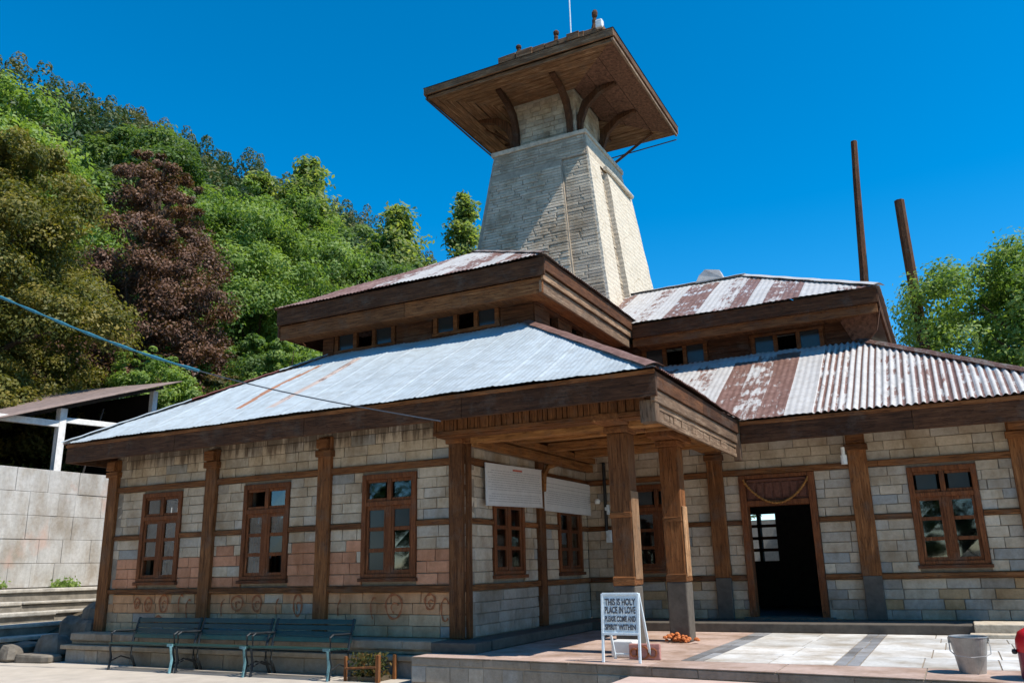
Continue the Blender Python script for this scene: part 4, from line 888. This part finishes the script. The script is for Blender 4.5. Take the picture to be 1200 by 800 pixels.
boulder(-8.95, -.25, -.30, .36, .26, .24, 'blocky boulder beside the corner of the temple plinth', 3)
boulder(-9.5, -.72, -.38, .42, .20, .16, 'low flat boulder at the edge of the courtyard', 4)
boulder(-8.75, -.66, -.44, .42, .20, .09, 'flat slab-like boulder in front of the plinth corner', 5)
boulder(-8.95, .75, .08, .40, .38, .38, 'dark bulky boulder rising behind the others against the steps', 7)
boulder(-8.95, 1.5, .38, .5, .5, .42, 'dark boulder highest up the bank beside the left corner post', 8)
boulder(-8.7, .35, -.12, .26, .3, .32, 'dark boulder close against the left corner post', 6)
m = MB(); m.idx([(-10.6, -.3, -.49), (-8.3, -.3, -.49), (-8.3, 3, .75), (-11.2, 3, .75)], [(0, 1, 2, 3)]); tag(m.build('earth_bank', 'soil'), kind='structure')
rr = np.random.default_rng(8); n = 5200; yy = rr.uniform(-6, 6, n); keep = (np.sin(yy*1.3)+np.sin(yy*3.1+1)*.9) > .95; yy = yy[keep]; n = len(yy)
C = np.stack([-12.22+np.abs(rr.normal(0, .12, n)), yy, .78+np.abs(rr.normal(0, .08, n))], 1); o = leaf_mesh('grass', C, rr.normal(size=(n, 3))*(1, 1, .3)+(.5, 0, 0), rr.uniform(.03, .07, n), rr.uniform(.2, 1, n), 'leaf_pale'); tag(o, 'green grass tufts along the foot of the concrete wall', 'grass', kind='stuff')

sh = empty('shed', (-13, 0, 3.4)); tag(sh, 'open shed with brown tin roof and white posts behind the concrete wall', 'shed')
hz_ = lambda y: 4.67+.355*(y-.54)-3.4
m = MB(); N = 60
for k in range(N+1):
    y = -5+10.4*k/N
    for i in range(9): m.v.append((.35-.8*i, y, hz_(y)+.045*i+.012*math.sin(i*3)))
m.f = [(k*9+i, (k+1)*9+i, (k+1)*9+i+1, k*9+i+1) for k in range(N) for i in range(8)]; m.c = [(1, 1, 1)]*len(m.f); ro = m.build('roof', 'rusty_tin', sh, smooth=True); so_ = ro.modifiers.new('Solidify', 'SOLIDIFY'); so_.thickness = .03
for y in (-2.5, 2.08): m = MB(); m.box((-.1, y-.09, -1.2), (.08, y+.09, hz_(y)-.12), jit=.01); m.build('post', 'white_paint', sh, bevel=.01)
m = MB(); m.bar((0, -4.5, 1.13), (0, 2.0, 1.30), .12, .16); m.bar((.0, 2.18, 1.42), (.1, 4.6, 1.50), .10, .14); m.bar((-.3, 5.0, .9), (-.3, 5.0, 2.7), .16); m.build('beam', 'white_paint', sh, bevel=.01)
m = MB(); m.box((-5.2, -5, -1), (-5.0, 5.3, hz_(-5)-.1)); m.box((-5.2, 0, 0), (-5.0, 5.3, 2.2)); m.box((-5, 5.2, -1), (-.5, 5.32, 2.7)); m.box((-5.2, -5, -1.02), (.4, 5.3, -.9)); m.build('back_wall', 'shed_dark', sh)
m = MB()
for k in range(6): m.bar((-.2-.8*k, -4.9, hz_(-4.9)-.1), (-.2-.8*k, 5.2, hz_(5.2)-.1), .08)
m.build('rafter', 'dark_beam', sh)
m = MB(); m.bar((.05, 2.7, -.3), (-.1, 3.3, 1.9), .03); m.build('stick', 'dark_beam', sh)

# ------------------------------------------------------------------ vegetation
def tree(name, label, cat, base, top, lobes, nleaf, size, mat, trunk=.3, seed=0, group=None, up_=.6, clump=.32, tone=None):
    """lobes: (x, y, z, rx, ry, rz) in world space; leaf cards in clumps on and in the lobes; limbs run to the lobes"""
    nleaf = int(nleaf*3.4); size *= .56; rr = np.random.default_rng(seed); t = empty(name, base); tag(t, label, cat, group); b = np.array(base)
    L = np.array(lobes, float); vol = (L[:, 3]*L[:, 4]*L[:, 5])**.67; nc = max(len(L)*9, int(nleaf/150)); which = rr.choice(len(L), nc, p=vol/vol.sum())
    d = rr.normal(size=(nc, 3)); d /= np.linalg.norm(d, axis=1)[:, None]; d[:, 2] = np.where(d[:, 2] < -.35, -d[:, 2]*.6, d[:, 2]); rad = rr.uniform(.72, 1.06, nc)**.7
    cc = L[which, :3]+d*rad[:, None]*L[which, 3:]; cr = clump*L[which, 3:].mean(1)*rr.uniform(.6, 1.2, nc); ct = np.clip(rr.normal(.5, .17, nc), .05, .95)
    per = rr.choice(nc, nleaf); off = rr.normal(size=(nleaf, 3)); off /= np.linalg.norm(off, axis=1)[:, None]; off *= (rr.uniform(0, 1, nleaf)**.45)[:, None]
    C = cc[per]+off*cr[per][:, None]*(1, 1, .72); N = off*.8+d[per]*.5+rr.normal(size=(nleaf, 3))*.55+np.array((0, 0, up_))
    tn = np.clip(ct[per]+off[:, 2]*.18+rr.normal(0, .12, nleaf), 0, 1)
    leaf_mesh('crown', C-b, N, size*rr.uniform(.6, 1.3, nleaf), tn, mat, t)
    m = MB(); cen = L[:, :3].mean(0); z0 = b[2]; zt = L[:, 2].max(); P_ = lambda q: (q[0]-b[0], q[1]-b[1], q[2]-b[2])
    mid = [b+(np.array((cen[0], cen[1], zt))-b)*k/6+rr.normal(0, .06, 3)*(k > 0)*(zt-z0)*.12 for k in range(7)]; mid[0] = b-np.array((0, 0, .4))
    m.tube([P_(q) for q in mid], [trunk*(1-.13*k) for k in range(7)], 8)
    for q in L:
        k = min(5, max(1, int(6*(q[2]-q[5]*.5-z0)/(zt-z0)))); s = mid[k]; e = q[:3]; mm = (s+e)/2+rr.normal(0, .12, 3); m.tube([P_(s), P_(mm), P_(e)], [trunk*.42, trunk*.28, trunk*.08], 6)
    m.build('trunk', 'bark', t); return t
def blob(cx, cy, z0, z1, r, n, seed, shape='round', sq=1.0):
    rr = random.Random(seed); out = []
    for k in range(n):
        f = (k+.5)/n; z = z0+(z1-z0)*f
        prof = {'round': math.sin(math.pi*(.12+.80*f))**.7, 'cone': (1-f)**.75*.95+.16, 'tall': (1-f)**.42*.92+.10, 'column': .55+.45*math.sin(math.pi*f), 'spread': .5+.5*math.sin(math.pi*(.1+.7*f))}[shape]
        a = k*2.4+rr.uniform(-.5, .5); d = r*prof*rr.uniform(.45, .72); s = r*prof*rr.uniform(.40, .62)+.04*r+.15
        out.append((cx+d*math.cos(a), cy+d*math.sin(a), z, s, s, s*sq*rr.uniform(.65, .9)))
    out.append((cx, cy, z1-.12*(z1-z0), r*.30, r*.30, r*.34)); m_ = max(q[2]+q[5]*1.28 for q in out); k = (z1-z0)/(m_-z0)
    return [(q[0], q[1], z0+(q[2]-z0)*k, q[3], q[4], q[5]*k) for q in out]
def gz(x, y): return hill_h(x, y)
def T_(label, x, y, zb, zt, r, mat, n, size, shape='round', lobes=13, seed=1, name='broadleaf_tree', **k):
    z = gz(x, y) if x < -15 else -.5
    return tree(name, label, 'tree', (x, y, z), zt, blob(x, y, zb, zt, r, lobes, seed, shape), n, size, mat, seed=seed, group='trees around the temple', **k)
def conifer(label, x, y, H, r, mat, n, size, seed):
    rr = np.random.default_rng(seed); z0 = gz(x, y); t = empty('conifer_tree', (x, y, z0)); tag(t, label, 'tree', 'trees around the temple'); B = []; m = MB(); m.tube([(0, 0, -.4), (.1, 0, H*.5), (0, 0, H*.98)], [.3, .2, .03], 7)
    for k in range(30):
        f = .12+.86*k/30; L = r*(1-f)**.6*(.75+.35*math.sin(k*2.1))
        for a in rr.uniform(0, math.tau, 6): B.append((f*H, a, L*rr.uniform(.7, 1.2)+.2, rr.uniform(-.1, .25))); m.tube([(0, 0, f*H), (B[-1][2]*.9*math.cos(a), B[-1][2]*.9*math.sin(a), f*H+B[-1][2]*(B[-1][3]))], [.05, .015], 4)
    B = np.array(B); w_ = rr.choice(len(B), n, p=B[:, 2]/B[:, 2].sum()); q = rr.uniform(.15, 1, n)**.7; sp = .16*B[w_, 2]+.16
    C = np.stack([B[w_, 2]*q*np.cos(B[w_, 1]), B[w_, 2]*q*np.sin(B[w_, 1]), B[w_, 0]+B[w_, 2]*q*B[w_, 3]], 1)+rr.normal(size=(n, 3))*sp[:, None]*(1, 1, .7)
    N = np.stack([np.cos(B[w_, 1])*.5, np.sin(B[w_, 1])*.5, np.full(n, .8)], 1)+rr.normal(size=(n, 3))*.5
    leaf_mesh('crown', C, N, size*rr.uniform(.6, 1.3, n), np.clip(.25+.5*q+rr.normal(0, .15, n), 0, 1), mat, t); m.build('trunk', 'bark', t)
T_('big olive green tree with a yellowish crown behind the shed', -19.5, 3.4, 3.6, 15.5, 3.5, 'leaf_olive', 52000, .125, 'round', 20, 2, clump=.34)
T_('maroon-brown copper leaved tree standing in the middle of the trees', -22.2, 11.6, 3.6, 19.2, 3.75, 'leaf_maroon', 46000, .13, 'tall', 26, 3, clump=.34)
T_('pale green rounded tree above the olive tree at the left frame edge', -44, 15.5, 16, 31, 6.5, 'leaf_pale', 20000, .32, 'round', 24, 4, clump=.5)
T_('mid green rounded tree between the olive tree and the maroon tree', -44, 27.5, 17, 34.5, 5.4, 'leaf_mid', 22000, .32, 'round', 26, 5, clump=.5)
T_('large bright willow-like tree right of the maroon tree', -27.5, 22.5, 7, 23.2, 6.2, 'leaf_bright', 46000, .20, 'round', 24, 6)
conifer('tall soft green conifer with a pointed crown on the skyline', -40, 41, 37.6-gz(-40, 41), 6.0, 'leaf_pine', 30000, .26, 7)
conifer('second skyline conifer, a little lower and left of the pointed one', -43, 38.5, 35.5-gz(-43, 38.5), 5.5, 'leaf_pine', 24000, .26, 17)
conifer('soft green conifer with a ragged top left of the tower', -31.5, 42.5, 31.6-gz(-31.5, 42.5), 5.4, 'leaf_pine', 28000, .25, 9)
conifer('slim pale conifer with a tapered top just left of the tower', -29.5, 50, 35.6-gz(-29.5, 50), 4.0, 'leaf_pine', 22000, .25, 10)
T_('wide mid green tree in front of the pointed skyline tree', -29, 32, 8, 24.5, 6.2, 'leaf_mid', 26000, .27, 'round', 22, 8)
T_('dark green tree low behind the roof between bright tree and tower', -26, 40, 7, 24.0, 5.6, 'leaf_mid', 20000, .29, 'round', 18, 11)
T_('leafy bright tree with a light crown behind the right roof', 9.6, 17.5, 3.0, 10.6, 3.9, 'leaf_pale', 30000, .13, 'spread', 20, 12, clump=.32)
T_('bright tree cut by the right frame edge behind the right roof', 14.5, 16, 2.5, 10.0, 3.2, 'leaf_bright', 14000, .14, 'round', 14, 13)
def shrub(label, x, y, zb, zt, r, mat, n, size, seed, name='shrub'):
    z = gz(x, y) if x < -15 else -.3
    tree(name, label, 'shrub', (x, y, z), zt, blob(x, y, zb, zt, r, 8, seed, 'round'), n, size, mat, trunk=.06, seed=seed, group='shrubs on the slope')
shrub('bright green shrub beside the left end of the upper tin roof', -13.4, 10.6, 3.4, 9.2, 2.3, 'leaf_bright', 9000, .13, 21)
shrub('yellow-green feathery shrub below the maroon tree', -17.6, 8.6, 4.0, 8.9, 2.1, 'leaf_pale', 8000, .13, 22)
shrub('dark shrub under the olive tree above the shed roof', -18.6, 3.0, 2.0, 7.2, 2.8, 'leaf_olive', 9000, .14, 23)
shrub('grey-green shrub just above the right end of the shed roof', -16.4, 6.6, 3.0, 7.2, 1.5, 'leaf_blue', 5000, .11, 24)
shrub('olive shrub with brownish leaves under the maroon tree', -17.0, 11.6, 2.6, 8.4, 2.4, 'leaf_rust', 8000, .13, 25)
shrub('deep green shrub between the maroon tree and the bright shrub', -18.0, 14.5, 3, 10.5, 2.8, 'leaf_mid', 9000, .15, 26)
for i, (x, y, r, m_) in enumerate(((-14, -42, 6, 'leaf_mid'), (-4, -46, 6.5, 'leaf_bright'), (8, -44, 6, 'leaf_mid'), (19, -42, 6.5, 'leaf_bright'), (30, -38, 6, 'leaf_mid'), (-24, -36, 6, 'leaf_bright'), (33, -22, 5, 'leaf_mid'))):
    tree('broadleaf_tree', 'tree across the courtyard, mirrored in the window panes', 'tree', (x, y, -.5), 11, blob(x, y, -.5, 19, r*1.2, 24, 40+i), 11000, .34, m_, seed=40+i, group='trees across the courtyard')
# far forest: one mass
rr = np.random.default_rng(5); Cs, Ns, Ss, Ts = [], [], [], []
for k in range(900):
    x = rr.uniform(-150, -48); y = rr.uniform(20, 260); 
    h0 = hill_h(x, y); H = rr.uniform(9, 17); n = 420; f = rr.uniform(0, 1, n)**.8; r = H*.25*(1-f)**.6*(1+.25*np.sin(f*40))+.2; a = rr.uniform(0, math.tau, n)
    Cs.append(np.stack([x+r*np.cos(a), y+r*np.sin(a), h0+.5+H*f], 1)); Ns.append(np.stack([np.cos(a), np.sin(a), .9+rr.normal(0, .5, n)], 1)+rr.normal(0, .35, (n, 3))); Ss.append(rr.uniform(.4, .7, n)*(1-.45*f)); Ts.append(np.clip(rr.normal(.42, .12)+rr.normal(0, .1, n)+.3*(f > .86), 0, 1))
o = leaf_mesh('forest', np.concatenate(Cs), np.concatenate(Ns), np.concatenate(Ss), np.concatenate(Ts), 'leaf_far'); tag(o, 'dark conifer forest covering the far hillside', 'forest', kind='stuff')
